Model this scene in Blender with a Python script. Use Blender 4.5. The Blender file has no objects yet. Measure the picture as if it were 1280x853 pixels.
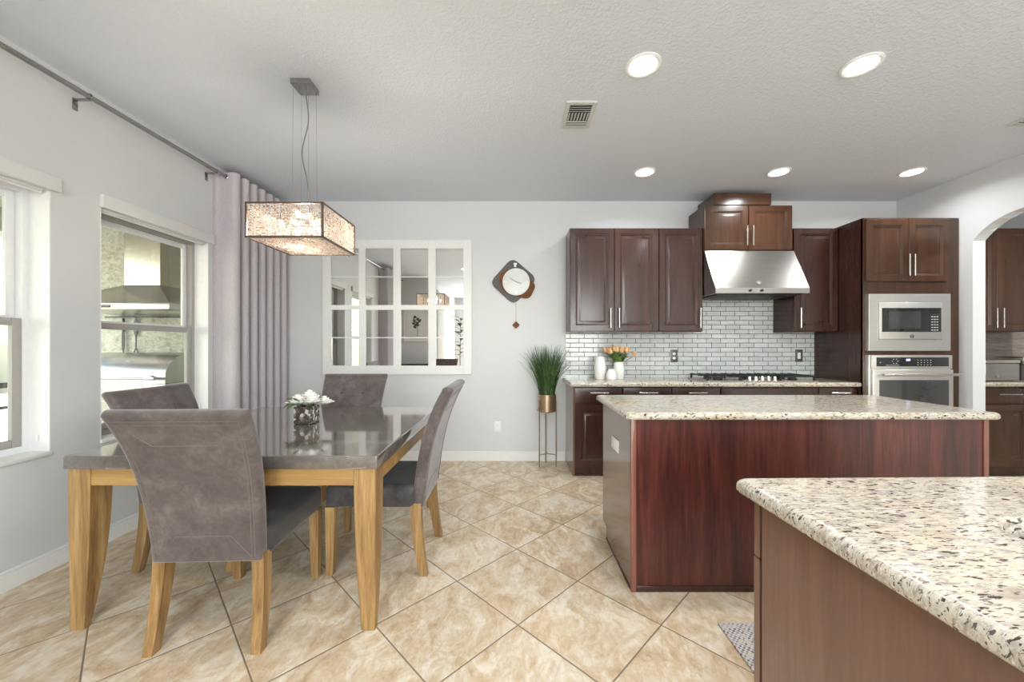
import bpy, bmesh, math, random
from mathutils import Vector, Matrix
S = bpy.context.scene
COL = S.collection
PI = math.pi
R = math.radians
random.seed(7)

# ------------------------------------------------------------------ camera, sky, lights, exposure
cam_d = bpy.data.cameras.new('camera'); cam = bpy.data.objects.new('camera', cam_d); COL.objects.link(cam)
cam_d.sensor_width = 36; cam_d.lens = 13.5; cam_d.shift_x = -2/1280; cam_d.shift_y = 5.5/1280
cam_d.clip_start = .02; cam_d.clip_end = 200
cam.location = (0, 0, 1.266); cam.rotation_euler = (R(90), 0, 0)
S.camera = cam
S.view_settings.view_transform = 'Standard'; S.view_settings.look = 'None'
S.view_settings.gamma = 1; S.view_settings.use_curve_mapping = False
S.view_settings.exposure = 0.33
S.cycles.use_denoising = True
S.cycles.max_bounces = 10; S.cycles.diffuse_bounces = 5; S.cycles.glossy_bounces = 5; S.cycles.transparent_max_bounces = 12
S.cycles.sample_clamp_indirect = 6
S.cycles.caustics_reflective = False; S.cycles.caustics_refractive = False

W = bpy.data.worlds.new('sky'); S.world = W; W.use_nodes = True
wn = W.node_tree; wb = wn.nodes['Background']
sky = wn.nodes.new('ShaderNodeTexSky'); sky.sky_type = 'NISHITA'
sky.sun_disc = False; sky.sun_elevation = R(48); sky.sun_rotation = R(200); sky.air_density = 1.0; sky.dust_density = 2.0
wn.links.new(sky.outputs[0], wb.inputs[0]); wb.inputs[1].default_value = 0.85

sd = bpy.data.lights.new('sun', 'SUN'); sd.energy = 6.0; sd.angle = R(1.0); sd.color = (1, .96, .9)
so = bpy.data.objects.new('sun', sd); COL.objects.link(so)
so.rotation_euler = Vector((.45, .55, -1.0)).to_track_quat('-Z', 'Y').to_euler()

def area(name, loc, direction, sx, sy, power, color=(1, 1, 1), spread=180):
    d = bpy.data.lights.new(name, 'AREA'); d.shape = 'RECTANGLE'; d.size = sx; d.size_y = sy
    d.energy = power; d.color = color; d.spread = R(spread)
    o = bpy.data.objects.new(name, d); COL.objects.link(o); o.location = loc
    o.rotation_euler = Vector(direction).to_track_quat('-Z', 'Y').to_euler()
    return o
# added soft frontal fill, two unseen panels set before the rear windows
area('rear_fill', (-.55, -4.42, 1.45), (0, 1, 0), 1.9, 2.1, 95, (.87, .94, 1))
area('rear_fill', (1.95, -4.42, 1.45), (0, 1, 0), 1.9, 2.1, 95, (.87, .94, 1))
DOWN_W = 7.0
DOWN_COL = (.96, .98, 1)

# ------------------------------------------------------------------ materials
def newmat(name):
    m = bpy.data.materials.new(name); m.use_nodes = True
    nt = m.node_tree; b = nt.nodes['Principled BSDF']
    return m, nt, b
def nd(nt, typ, ins=None, **props):
    n = nt.nodes.new(typ)
    for k, v in props.items(): setattr(n, k, v)
    for k, v in (ins or {}).items():
        if hasattr(v, 'is_output') or isinstance(v, bpy.types.NodeSocket): nt.links.new(v, n.inputs[k])
        else: n.inputs[k].default_value = v
    return n
def math_n(nt, op, a, b=None):
    n = nt.nodes.new('ShaderNodeMath'); n.operation = op
    for i, v in enumerate((a, b)):
        if v is None: continue
        if isinstance(v, bpy.types.NodeSocket): nt.links.new(v, n.inputs[i])
        else: n.inputs[i].default_value = v
    return n.outputs[0]
def ramp(nt, fac, stops, interp='LINEAR'):
    n = nt.nodes.new('ShaderNodeValToRGB'); nt.links.new(fac, n.inputs[0])
    cr = n.color_ramp; cr.interpolation = interp
    while len(cr.elements) < len(stops): cr.elements.new(.5)
    for e, (p, c) in zip(cr.elements, stops):
        e.position = p; e.color = (*c, 1) if len(c) == 3 else c
    return n.outputs[0]
def mixc(nt, fac, a, b, mode='MIX'):
    n = nt.nodes.new('ShaderNodeMix'); n.data_type = 'RGBA'; n.blend_type = mode
    for i, v in ((0, fac), (6, a), (7, b)):
        if isinstance(v, bpy.types.NodeSocket): nt.links.new(v, n.inputs[i])
        elif i == 0: n.inputs[0].default_value = v
        else: n.inputs[i].default_value = (*v, 1)
    return n.outputs[2]
def objco(nt, scale=(1, 1, 1), rot=(0, 0, 0), loc=(0, 0, 0)):
    t = nt.nodes.new('ShaderNodeTexCoord'); mp = nt.nodes.new('ShaderNodeMapping')
    nt.links.new(t.outputs['Object'], mp.inputs[0])
    mp.inputs['Scale'].default_value = scale; mp.inputs['Rotation'].default_value = rot; mp.inputs['Location'].default_value = loc
    return mp.outputs[0]
def noise(nt, vec, scale, detail=3, rough=.5, dist=0):
    n = nd(nt, 'ShaderNodeTexNoise', {'Vector': vec, 'Scale': scale, 'Detail': detail, 'Roughness': rough, 'Distortion': dist})
    return n.outputs['Fac']
def bump(nt, b, h, strength, dist=.01):
    n = nd(nt, 'ShaderNodeBump', {'Height': h, 'Strength': strength, 'Distance': dist})
    nt.links.new(n.outputs[0], b.inputs['Normal'])
def plain(name, col, rough=.5, metal=0, spec=.5, coat=0, grain=0, gscale=30, sheen=0):
    m, nt, b = newmat(name)
    b.inputs['Base Color'].default_value = (*col, 1); b.inputs['Roughness'].default_value = rough
    b.inputs['Metallic'].default_value = metal; b.inputs['Specular IOR Level'].default_value = spec
    b.inputs['Coat Weight'].default_value = coat; b.inputs['Coat Roughness'].default_value = .12
    if sheen: b.inputs['Sheen Weight'].default_value = sheen
    v = objco(nt); f = noise(nt, v, gscale, 3)
    lo = tuple(c*(1-grain) for c in col); hi = tuple(min(1, c*(1+grain)) for c in col)
    nt.links.new(ramp(nt, f, [(.3, lo), (.7, hi)]), b.inputs['Base Color'])
    return m
def emit(name, col, strength):
    m, nt, b = newmat(name)
    b.inputs['Base Color'].default_value = (*col, 1)
    b.inputs['Emission Color'].default_value = (*col, 1); b.inputs['Emission Strength'].default_value = strength
    return m
M = {}
def m_wall():
    m, nt, b = newmat('wall paint'); v = objco(nt)
    f = noise(nt, v, 1.2, 2)
    nt.links.new(ramp(nt, f, [(.3, (.665, .675, .68)), (.7, (.69, .70, .705))]), b.inputs['Base Color'])
    b.inputs['Roughness'].default_value = .55
    bump(nt, b, noise(nt, v, 90, 3), .12, .004); return m
def m_ceiling():
    m, nt, b = newmat('textured ceiling'); v = objco(nt)
    b.inputs['Base Color'].default_value = (.70, .745, .81, 1); b.inputs['Roughness'].default_value = .75
    h = ramp(nt, noise(nt, v, 58, 3, .55, .4), [(.40, (0, 0, 0)), (.62, (1, 1, 1))])
    bump(nt, b, h, .36, .005); return m
def m_floor():
    m, nt, b = newmat('travertine tile floor')
    T = .648/math.sqrt(2)
    t = nt.nodes.new('ShaderNodeTexCoord')
    off = nd(nt, 'ShaderNodeVectorMath', {0: t.outputs['Object'], 1: (-.02, -1.738, 0)}, operation='ADD').outputs[0]
    rot = nd(nt, 'ShaderNodeVectorRotate', {'Vector': off, 'Angle': R(45)}, rotation_type='Z_AXIS').outputs[0]
    sc = nd(nt, 'ShaderNodeVectorMath', {0: rot, 'Scale': 1/T}, operation='SCALE').outputs[0]
    cell = nd(nt, 'ShaderNodeVectorMath', {0: sc}, operation='FLOOR').outputs[0]
    fr = nd(nt, 'ShaderNodeVectorMath', {0: sc}, operation='FRACTION').outputs[0]
    sp = nd(nt, 'ShaderNodeSeparateXYZ', {0: fr})
    ex = math_n(nt, 'MINIMUM', sp.outputs[0], math_n(nt, 'SUBTRACT', 1.0, sp.outputs[0]))
    ey = math_n(nt, 'MINIMUM', sp.outputs[1], math_n(nt, 'SUBTRACT', 1.0, sp.outputs[1]))
    e = math_n(nt, 'MINIMUM', ex, ey)
    grout = math_n(nt, 'LESS_THAN', e, .0062)
    wn_ = nd(nt, 'ShaderNodeTexWhiteNoise', {'Vector': cell}, noise_dimensions='3D')
    shift = nd(nt, 'ShaderNodeVectorMath', {0: wn_.outputs['Color'], 'Scale': 30.0}, operation='SCALE').outputs[0]
    co = nd(nt, 'ShaderNodeVectorMath', {0: off, 1: shift}, operation='ADD').outputs[0]
    st = nd(nt, 'ShaderNodeMapping', {'Vector': co, 'Scale': (1.6, 1, 1), 'Rotation': (0, 0, R(-35))}).outputs[0]
    big = noise(nt, st, 4.6, 6, .66, 1.1)
    fine = noise(nt, st, 22, 6, .72, .6)
    c1 = ramp(nt, big, [(.34, (.46, .29, .145)), (.44, (.62, .44, .255)), (.52, (.72, .58, .40)), (.60, (.85, .77, .64)), (.72, (.74, .64, .51))])
    c2 = ramp(nt, fine, [(.34, (.50, .33, .18)), (.46, (.70, .55, .37)), (.56, (.82, .71, .55)), (.66, (.90, .83, .71))])
    c = mixc(nt, .38, c1, c2)
    tone = nd(nt, 'ShaderNodeHueSaturation', {'Color': c, 'Saturation': .97, 'Value': math_n(nt, 'ADD', math_n(nt, 'MULTIPLY', wn_.outputs['Value'], .10), .84)}).outputs[0]
    nt.links.new(mixc(nt, grout, tone, (.23, .175, .125)), b.inputs['Base Color'])
    b.inputs['Specular IOR Level'].default_value = .42
    nt.links.new(math_n(nt, 'ADD', math_n(nt, 'MULTIPLY', fine, .25), .28), b.inputs['Roughness'])
    h = ramp(nt, e, [(.0, (0, 0, 0)), (.012, (1, 1, 1))])
    bump(nt, b, h, .5, .004); return m
def m_wood(name, stops, axis='Z', rough=.35, coat=.3, scale=14, board=0, spec=.5, gbump=.05):
    m, nt, b = newmat(name)
    sc = {'Z': (1, 1, .07), 'X': (.07, 1, 1), 'Y': (1, .07, 1)}[axis]
    v = objco(nt, sc)
    n1 = noise(nt, v, scale, 4, .55, .6); n2 = noise(nt, v, scale*6, 5, .65)
    f = math_n(nt, 'ADD', math_n(nt, 'MULTIPLY', n1, .6), math_n(nt, 'MULTIPLY', n2, .4))
    c = ramp(nt, f, stops)
    if board:
        sx = nd(nt, 'ShaderNodeSeparateXYZ', {0: objco(nt)})
        k = math_n(nt, 'FLOOR', math_n(nt, 'DIVIDE', sx.outputs[0], board))
        wv = nd(nt, 'ShaderNodeTexWhiteNoise', {'W': k}, noise_dimensions='1D').outputs['Value']
        c = nd(nt, 'ShaderNodeHueSaturation', {'Color': c, 'Value': math_n(nt, 'ADD', math_n(nt, 'MULTIPLY', wv, .38), .80)}).outputs[0]
    nt.links.new(c, b.inputs['Base Color'])
    b.inputs['Roughness'].default_value = rough; b.inputs['Coat Weight'].default_value = coat; b.inputs['Coat Roughness'].default_value = .15
    b.inputs['Specular IOR Level'].default_value = spec
    if gbump: bump(nt, b, n2, gbump, .002)
    return m
def m_granite(name, warm=1.0):
    m, nt, b = newmat(name)
    v = objco(nt, (.85, 2.9, 1.8), (0, 0, R(-12)))
    v0 = objco(nt)
    base = ramp(nt, noise(nt, v, 9, 5, .6, .6), [(.30, (.37, .315, .25)), (.42, (.54, .475, .385)), (.56, (.61, .56, .47)), (.70, (.42, .355, .27))])
    gold = ramp(nt, noise(nt, v0, 3.2, 3), [(.48, (0, 0, 0)), (.66, (.5, .5, .5))])
    base = mixc(nt, gold, base, (.66, .54, .33))
    grey = ramp(nt, noise(nt, v, 34, 5, .75, .5), [(.49, (0, 0, 0)), (.61, (.85, .85, .85))])
    base = mixc(nt, grey, base, (.33, .29, .25))
    pale = ramp(nt, noise(nt, v, 55, 3, .6), [(.58, (0, 0, 0)), (.68, (.8, .8, .8))])
    base = mixc(nt, pale, base, (.74, .71, .66))
    fl = ramp(nt, noise(nt, v, 62, 3, .6, .5), [(.57, (0, 0, 0)), (.615, (1, 1, 1))])
    cl = ramp(nt, noise(nt, v0, 7, 2), [(.34, (.45, .45, .45)), (.52, (1, 1, 1))])
    fl = mixc(nt, 1.0, fl, cl, 'MULTIPLY')
    fcol = ramp(nt, noise(nt, v0, 25, 2), [(.35, (.035, .028, .026)), (.55, (.075, .045, .035)), (.7, (.09, .025, .04))])
    base = mixc(nt, fl, base, fcol)
    vo = nd(nt, 'ShaderNodeTexVoronoi', {'Vector': objco(nt, (1, 1.5, 1)), 'Scale': 21.0, 'Randomness': 1.0})
    gsel = math_n(nt, 'LESS_THAN', vo.outputs['Distance'], .16)
    sep = nd(nt, 'ShaderNodeSeparateColor', {0: vo.outputs['Color']})
    gsel = math_n(nt, 'MULTIPLY', gsel, math_n(nt, 'GREATER_THAN', sep.outputs[0], .66))
    base = mixc(nt, gsel, base, (.085, .03, .045))
    nt.links.new(base, b.inputs['Base Color'])
    b.inputs['Roughness'].default_value = .10; b.inputs['Specular IOR Level'].default_value = .5
    return m
def m_steel(name, col=(.50, .48, .45), rough=.27, axis='X'):
    m, nt, b = newmat(name)
    sc = {'X': (.02, 1, 1), 'Z': (1, 1, .02)}[axis]
    n = noise(nt, objco(nt, sc), 160, 3)
    nt.links.new(ramp(nt, n, [(.3, tuple(c*.93 for c in col)), (.7, tuple(min(1, c*1.05) for c in col))]), b.inputs['Base Color'])
    b.inputs['Metallic'].default_value = 1; b.inputs['Roughness'].default_value = rough
    bump(nt, b, n, .04, .001); return m
def m_suede(name, lo, mid, hi, rough=.62, sheen=.35):
    m, nt, b = newmat(name); v = objco(nt)
    f = math_n(nt, 'ADD', math_n(nt, 'MULTIPLY', noise(nt, v, 7, 5, .65, .8), .7), math_n(nt, 'MULTIPLY', noise(nt, v, 45, 4, .6), .3))
    nt.links.new(ramp(nt, f, [(.32, lo), (.5, mid), (.68, hi)]), b.inputs['Base Color'])
    b.inputs['Roughness'].default_value = rough; b.inputs['Sheen Weight'].default_value = sheen; b.inputs['Sheen Roughness'].default_value = .5
    b.inputs['Specular IOR Level'].default_value = .35
    bump(nt, b, noise(nt, v, 160, 3), .12, .002); return m
def m_stone():
    m, nt, b = newmat('dark table stone'); v = objco(nt)
    f = math_n(nt, 'ADD', math_n(nt, 'MULTIPLY', noise(nt, v, 5, 5, .6, .6), .6), math_n(nt, 'MULTIPLY', noise(nt, v, 60, 4, .7), .4))
    c = ramp(nt, f, [(.3, (.075, .065, .057)), (.5, (.125, .110, .097)), (.7, (.19, .168, .150))])
    ve = nd(nt, 'ShaderNodeTexVoronoi', {'Vector': objco(nt, (1, 1, 3)), 'Scale': 2.3}, feature='DISTANCE_TO_EDGE').outputs[0]
    br = noise(nt, v, 6, 2)
    vm = math_n(nt, 'MULTIPLY', math_n(nt, 'LESS_THAN', ve, .007), math_n(nt, 'GREATER_THAN', br, .54))
    c = mixc(nt, math_n(nt, 'MULTIPLY', vm, .6), c, (.36, .33, .30))
    nt.links.new(c, b.inputs['Base Color'])
    b.inputs['Roughness'].default_value = .08; b.inputs['Specular IOR Level'].default_value = .7; b.inputs['Coat Weight'].default_value = .8; b.inputs['Coat Roughness'].default_value = .06; b.inputs['Coat IOR'].default_value = 1.7
    bump(nt, b, noise(nt, v, 35, 3), .012, .002); return m
def m_backsplash():
    m, nt, b = newmat('glass subway tile')
    t = nt.nodes.new('ShaderNodeTexCoord'); s = nd(nt, 'ShaderNodeSeparateXYZ', {0: t.outputs['Object']})
    v = nd(nt, 'ShaderNodeCombineXYZ', {0: s.outputs[0], 1: s.outputs[2]}).outputs[0]
    br = nd(nt, 'ShaderNodeTexBrick', {'Vector': v, 'Color1': (.60, .625, .63, 1), 'Color2': (.72, .735, .735, 1), 'Mortar': (.17, .175, .18, 1),
            'Scale': 1.0, 'Mortar Size': .0036, 'Mortar Smooth': .1, 'Bias': 0.0, 'Brick Width': .155, 'Row Height': .0497})
    br.offset = .37; br.offset_frequency = 2
    veil = ramp(nt, noise(nt, nd(nt, 'ShaderNodeMapping', {'Vector': v, 'Scale': (1, 3, 1)}).outputs[0], 14, 4, .6, .6), [(.35, (.86, .86, .86)), (.6, (1, 1, 1))])
    nt.links.new(mixc(nt, 1, br.outputs['Color'], veil, 'MULTIPLY'), b.inputs['Base Color'])
    nt.links.new(math_n(nt, 'ADD', math_n(nt, 'MULTIPLY', br.outputs['Fac'], .5), .09), b.inputs['Roughness'])
    inv = math_n(nt, 'SUBTRACT', 1.0, br.outputs['Fac'])
    bump(nt, b, inv, .35, .002); return m
def m_glass(name, tint=(1, 1, 1), refl=.10):
    m = bpy.data.materials.new(name); m.use_nodes = True; nt = m.node_tree; nt.nodes.clear()
    o = nt.nodes.new('ShaderNodeOutputMaterial')
    tr = nd(nt, 'ShaderNodeBsdfTransparent', {'Color': (*tint, 1)}); gl = nd(nt, 'ShaderNodeBsdfGlossy', {'Roughness': .02})
    fr = nd(nt, 'ShaderNodeLayerWeight', {'Blend': .5})
    f = math_n(nt, 'ADD', math_n(nt, 'MULTIPLY', math_n(nt, 'POWER', fr.outputs['Facing'], 5.0), .9), .05)
    mx = nd(nt, 'ShaderNodeMixShader', {0: f, 1: tr.outputs[0], 2: gl.outputs[0]})
    nt.links.new(mx.outputs[0], o.inputs[0]); return m
def m_crystal():
    m = bpy.data.materials.new('crystal beads'); m.use_nodes = True; nt = m.node_tree; nt.nodes.clear()
    o = nt.nodes.new('ShaderNodeOutputMaterial')
    cell = nd(nt, 'ShaderNodeVectorMath', {0: nd(nt, 'ShaderNodeVectorMath', {0: objco(nt), 'Scale': 95.0}, operation='SCALE').outputs[0]}, operation='FLOOR').outputs[0]
    wv = nd(nt, 'ShaderNodeTexWhiteNoise', {'Vector': cell}, noise_dimensions='3D').outputs['Value']
    col = ramp(nt, wv, [(.0, (.30, .19, .13)), (.14, (.80, .62, .49)), (.38, (.98, .90, .82)), (.75, (1, .99, .97))])  # sparkle put into the bead colour as random light and dark cells
    tl = nd(nt, 'ShaderNodeBsdfTranslucent', {'Color': col}); gl = nd(nt, 'ShaderNodeBsdfGlossy', {'Roughness': .08})
    df = nd(nt, 'ShaderNodeBsdfDiffuse', {'Color': col})
    a = nd(nt, 'ShaderNodeMixShader', {0: .35, 1: tl.outputs[0], 2: df.outputs[0]})
    mx = nd(nt, 'ShaderNodeMixShader', {0: .22, 1: a.outputs[0], 2: gl.outputs[0]})
    nt.links.new(mx.outputs[0], o.inputs[0]); return m
def m_curtain(name, col):
    m, nt, b = newmat(name)
    v = objco(nt, (1, 1, .3)); f = noise(nt, v, 120, 3)
    nt.links.new(ramp(nt, f, [(.3, tuple(c*.93 for c in col)), (.7, tuple(min(1, c*1.06) for c in col))]), b.inputs['Base Color'])
    b.inputs['Roughness'].default_value = .8; b.inputs['Sheen Weight'].default_value = .2
    return m
def m_mosaic():
    m, nt, b = newmat('mercury mosaic')
    vo = nd(nt, 'ShaderNodeTexVoronoi', {'Vector': objco(nt), 'Scale': 62.0})
    sp = nd(nt, 'ShaderNodeSeparateColor', {0: vo.outputs['Color']})
    c = ramp(nt, sp.outputs[0], [(.0, (.10, .08, .07)), (.45, (.22, .17, .14)), (.75, (.40, .33, .28)), (.86, (.85, .80, .74))], 'CONSTANT')
    nt.links.new(c, b.inputs['Base Color']); b.inputs['Roughness'].default_value = .25; b.inputs['Metallic'].default_value = .3
    return m
def m_rug():
    m, nt, b = newmat('woven runner')
    v = objco(nt)
    ck = nd(nt, 'ShaderNodeTexChecker', {'Vector': v, 'Scale': 95.0, 'Color1': (.62, .58, .54, 1), 'Color2': (.14, .14, .17, 1)})
    n = noise(nt, v, 60, 3)
    c = mixc(nt, ramp(nt, n, [(.4, (0, 0, 0)), (.6, (1, 1, 1))]), ck.outputs[0], (.55, .50, .46))
    nt.links.new(c, b.inputs['Base Color']); b.inputs['Roughness'].default_value = .95
    bump(nt, b, n, .5, .004); return m
def m_stonewall():
    m, nt, b = newmat('rough stone cladding'); v = objco(nt, (1, 1, 1.5))
    n = noise(nt, v, 22, 5, .7, .5)
    nt.links.new(ramp(nt, n, [(.3, (.30, .28, .22)), (.5, (.52, .50, .41)), (.7, (.68, .66, .56))]), b.inputs['Base Color'])
    b.inputs['Roughness'].default_value = .8; bump(nt, b, n, .6, .01); return m
def m_leaf(name, lo, hi, rough=.5):
    m, nt, b = newmat(name)
    nt.links.new(ramp(nt, noise(nt, objco(nt), 28, 3), [(.32, lo), (.68, hi)]), b.inputs['Base Color'])
    b.inputs['Roughness'].default_value = rough; return m

M['wall'] = m_wall(); M['ceiling'] = m_ceiling(); M['floor'] = m_floor()
M['trim'] = plain('white trim paint', (.84, .84, .83), .35, grain=.02)
M['espresso'] = m_wood('espresso cabinet wood', [(.3, (.024, .0082, .0058)), (.5, (.042, .0145, .0100)), (.7, (.064, .0230, .0155))], 'Z', .27, .25, 12, spec=.5, gbump=.02)
M['walnut'] = m_wood('warm brown cabinet wood', [(.3, (.044, .0175, .0080)), (.5, (.068, .0280, .0125)), (.7, (.095, .0410, .0190))], 'Z', .27, .25, 12, gbump=.02)
M['cherry'] = m_wood('cherry panel', [(.3, (.030, .0060, .0045)), (.45, (.068, .0145, .0105)), (.58, (.125, .0290, .0200)), (.7, (.17, .046, .031))], 'Z', .36, .25, 13, board=.172, gbump=.03)
M['post'] = m_wood('corner post wood', [(.3, (.16, .055, .035)), (.5, (.23, .085, .055)), (.7, (.30, .12, .08))], 'Z', .35, .3, 12)
M['endpanel'] = m_wood('brown end panel', [(.3, (.125, .063, .040)), (.5, (.155, .080, .052)), (.7, (.185, .100, .067))], 'Z', .14, .5, 16, gbump=.004)
M['dark'] = plain('near black toe kick', (.012, .008, .007), .5, grain=.1)  # near black finish for the toe kick board
M['granite'] = m_granite('granite')
M['steel'] = m_steel('brushed steel'); M['steelb'] = m_steel('bright brushed steel', (.74, .72, .68), .40); M['steelv'] = m_steel('brushed steel upright', axis='Z')
M['nickel'] = plain('satin nickel', (.72, .68, .62), .25, 1, grain=.03)
M['chrome'] = plain('brushed chrome', (.38, .37, .36), .24, 1, grain=.03)
M['blackglass'] = plain('black glass', (.018, .019, .021), .06, 0, .6, grain=.1)
M['ovenpane'] = plain('oven glass', (.035, .036, .034), .05, 0, .9, grain=.1)
M['iron'] = plain('cast iron', (.022, .022, .023), .45, .2, grain=.2)
M['suede'] = m_suede('grey brown suede', (.058, .043, .040), (.105, .082, .077), (.175, .143, .134))
M['seat'] = m_suede('shaded seat suede', (.030, .028, .030), (.052, .048, .050), (.095, .087, .088), .5, .2)  # same suede as the backrest, darkened for nap and shade under the table
M['thread'] = plain('seam thread', (.17, .14, .13), .7, grain=.1)
M['stone'] = m_stone()
M['tablewood'] = m_wood('golden table wood', [(.34, (.17, .085, .028)), (.5, (.33, .19, .070)), (.66, (.50, .33, .145))], 'Z', .45, .1, 17)
M['tablewoodx'] = m_wood('golden apron wood', [(.3, (.25, .135, .042)), (.5, (.38, .22, .075)), (.7, (.49, .31, .125))], 'X', .45, .1, 14)
M['backsplash'] = m_backsplash()
M['mirror'] = plain('mirror silver', (.80, .80, .78), .01, 1, grain=.0)
M['glass'] = m_glass('window glass', (.92, .94, .88), .12)
M['vinyl'] = plain('window vinyl', (.40, .38, .36), .4, grain=.03)
M['vinylwhite'] = plain('white window vinyl', (.82, .83, .84), .4, grain=.02)
M['curtain'] = m_curtain('mauve grey curtain', (.55, .505, .535))
M['shade'] = plain('roller shade fabric', (.74, .74, .73), .6, grain=.01)
M['crystal'] = m_crystal()
M['bronze'] = plain('bronze edge', (.20, .15, .12), .35, .8, grain=.1)
M['bulb'] = emit('warm bulb', (1, .82, .58), 30)
M['lamp'] = emit('downlight lens', (1, .97, .92), 9)
M['white'] = plain('white plastic', (.86, .86, .85), .35, grain=.01)
M['ceramic'] = plain('white ceramic', (.82, .82, .80), .25, grain=.02, gscale=20)
M['gold'] = plain('brushed gold', (.46, .34, .23), .36, .85, grain=.08)
M['grass'] = m_leaf('grass blades', (.018, .045, .014), (.085, .165, .045))
M['leaf'] = m_leaf('leaf green', (.035, .09, .012), (.16, .27, .05))
M['petal'] = m_leaf('white petals', (.84, .83, .76), (.92, .91, .87), .55)
M['tulip'] = m_leaf('peach tulip petals', (.72, .38, .15), (.84, .62, .33), .5)
M['mosaic'] = m_mosaic(); M['rug'] = m_rug(); M['stonewall'] = m_stonewall()
M['clockgrey'] = plain('charcoal clock board', (.085, .078, .075), .5, grain=.12)
M['clockwood'] = m_wood('russet clock wood', [(.3, (.10, .032, .009)), (.5, (.17, .058, .016)), (.7, (.23, .085, .028))], 'X', .5, .0, 20, spec=.2)
M['sheer'] = m_curtain('white drape', (.80, .80, .78))
M['dial'] = plain('pale dial', (.72, .74, .72), .3, grain=.02)
M['display'] = emit('blue display', (.45, .55, 1.0), 1.6)
M['legend'] = plain('key legend', (.55, .56, .58), .5, grain=.05)
M['concrete'] = plain('patio concrete', (.55, .53, .50), .8, grain=.12, gscale=6)
M['stucco'] = plain('lanai stucco', (.46, .44, .36), .85, grain=.1, gscale=12)
M['darkmetal'] = plain('dark bronze aluminium', (.05, .048, .045), .4, .4, grain=.1)
M['hedge'] = m_leaf('hedge leaves', (.03, .07, .02), (.10, .19, .05), .7)
M['darkwood'] = m_wood('dark sideboard wood', [(.3, (.018, .012, .010)), (.7, (.04, .028, .022))], 'X', .4, .2, 12)
M['paper'] = plain('art paper', (.75, .74, .71), .7, grain=.04, gscale=8)
M['black'] = plain('black paint', (.02, .02, .02), .4, grain=.1)
M['ventgrey'] = plain('vent enamel', (.60, .60, .58), .45, grain=.04)

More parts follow.
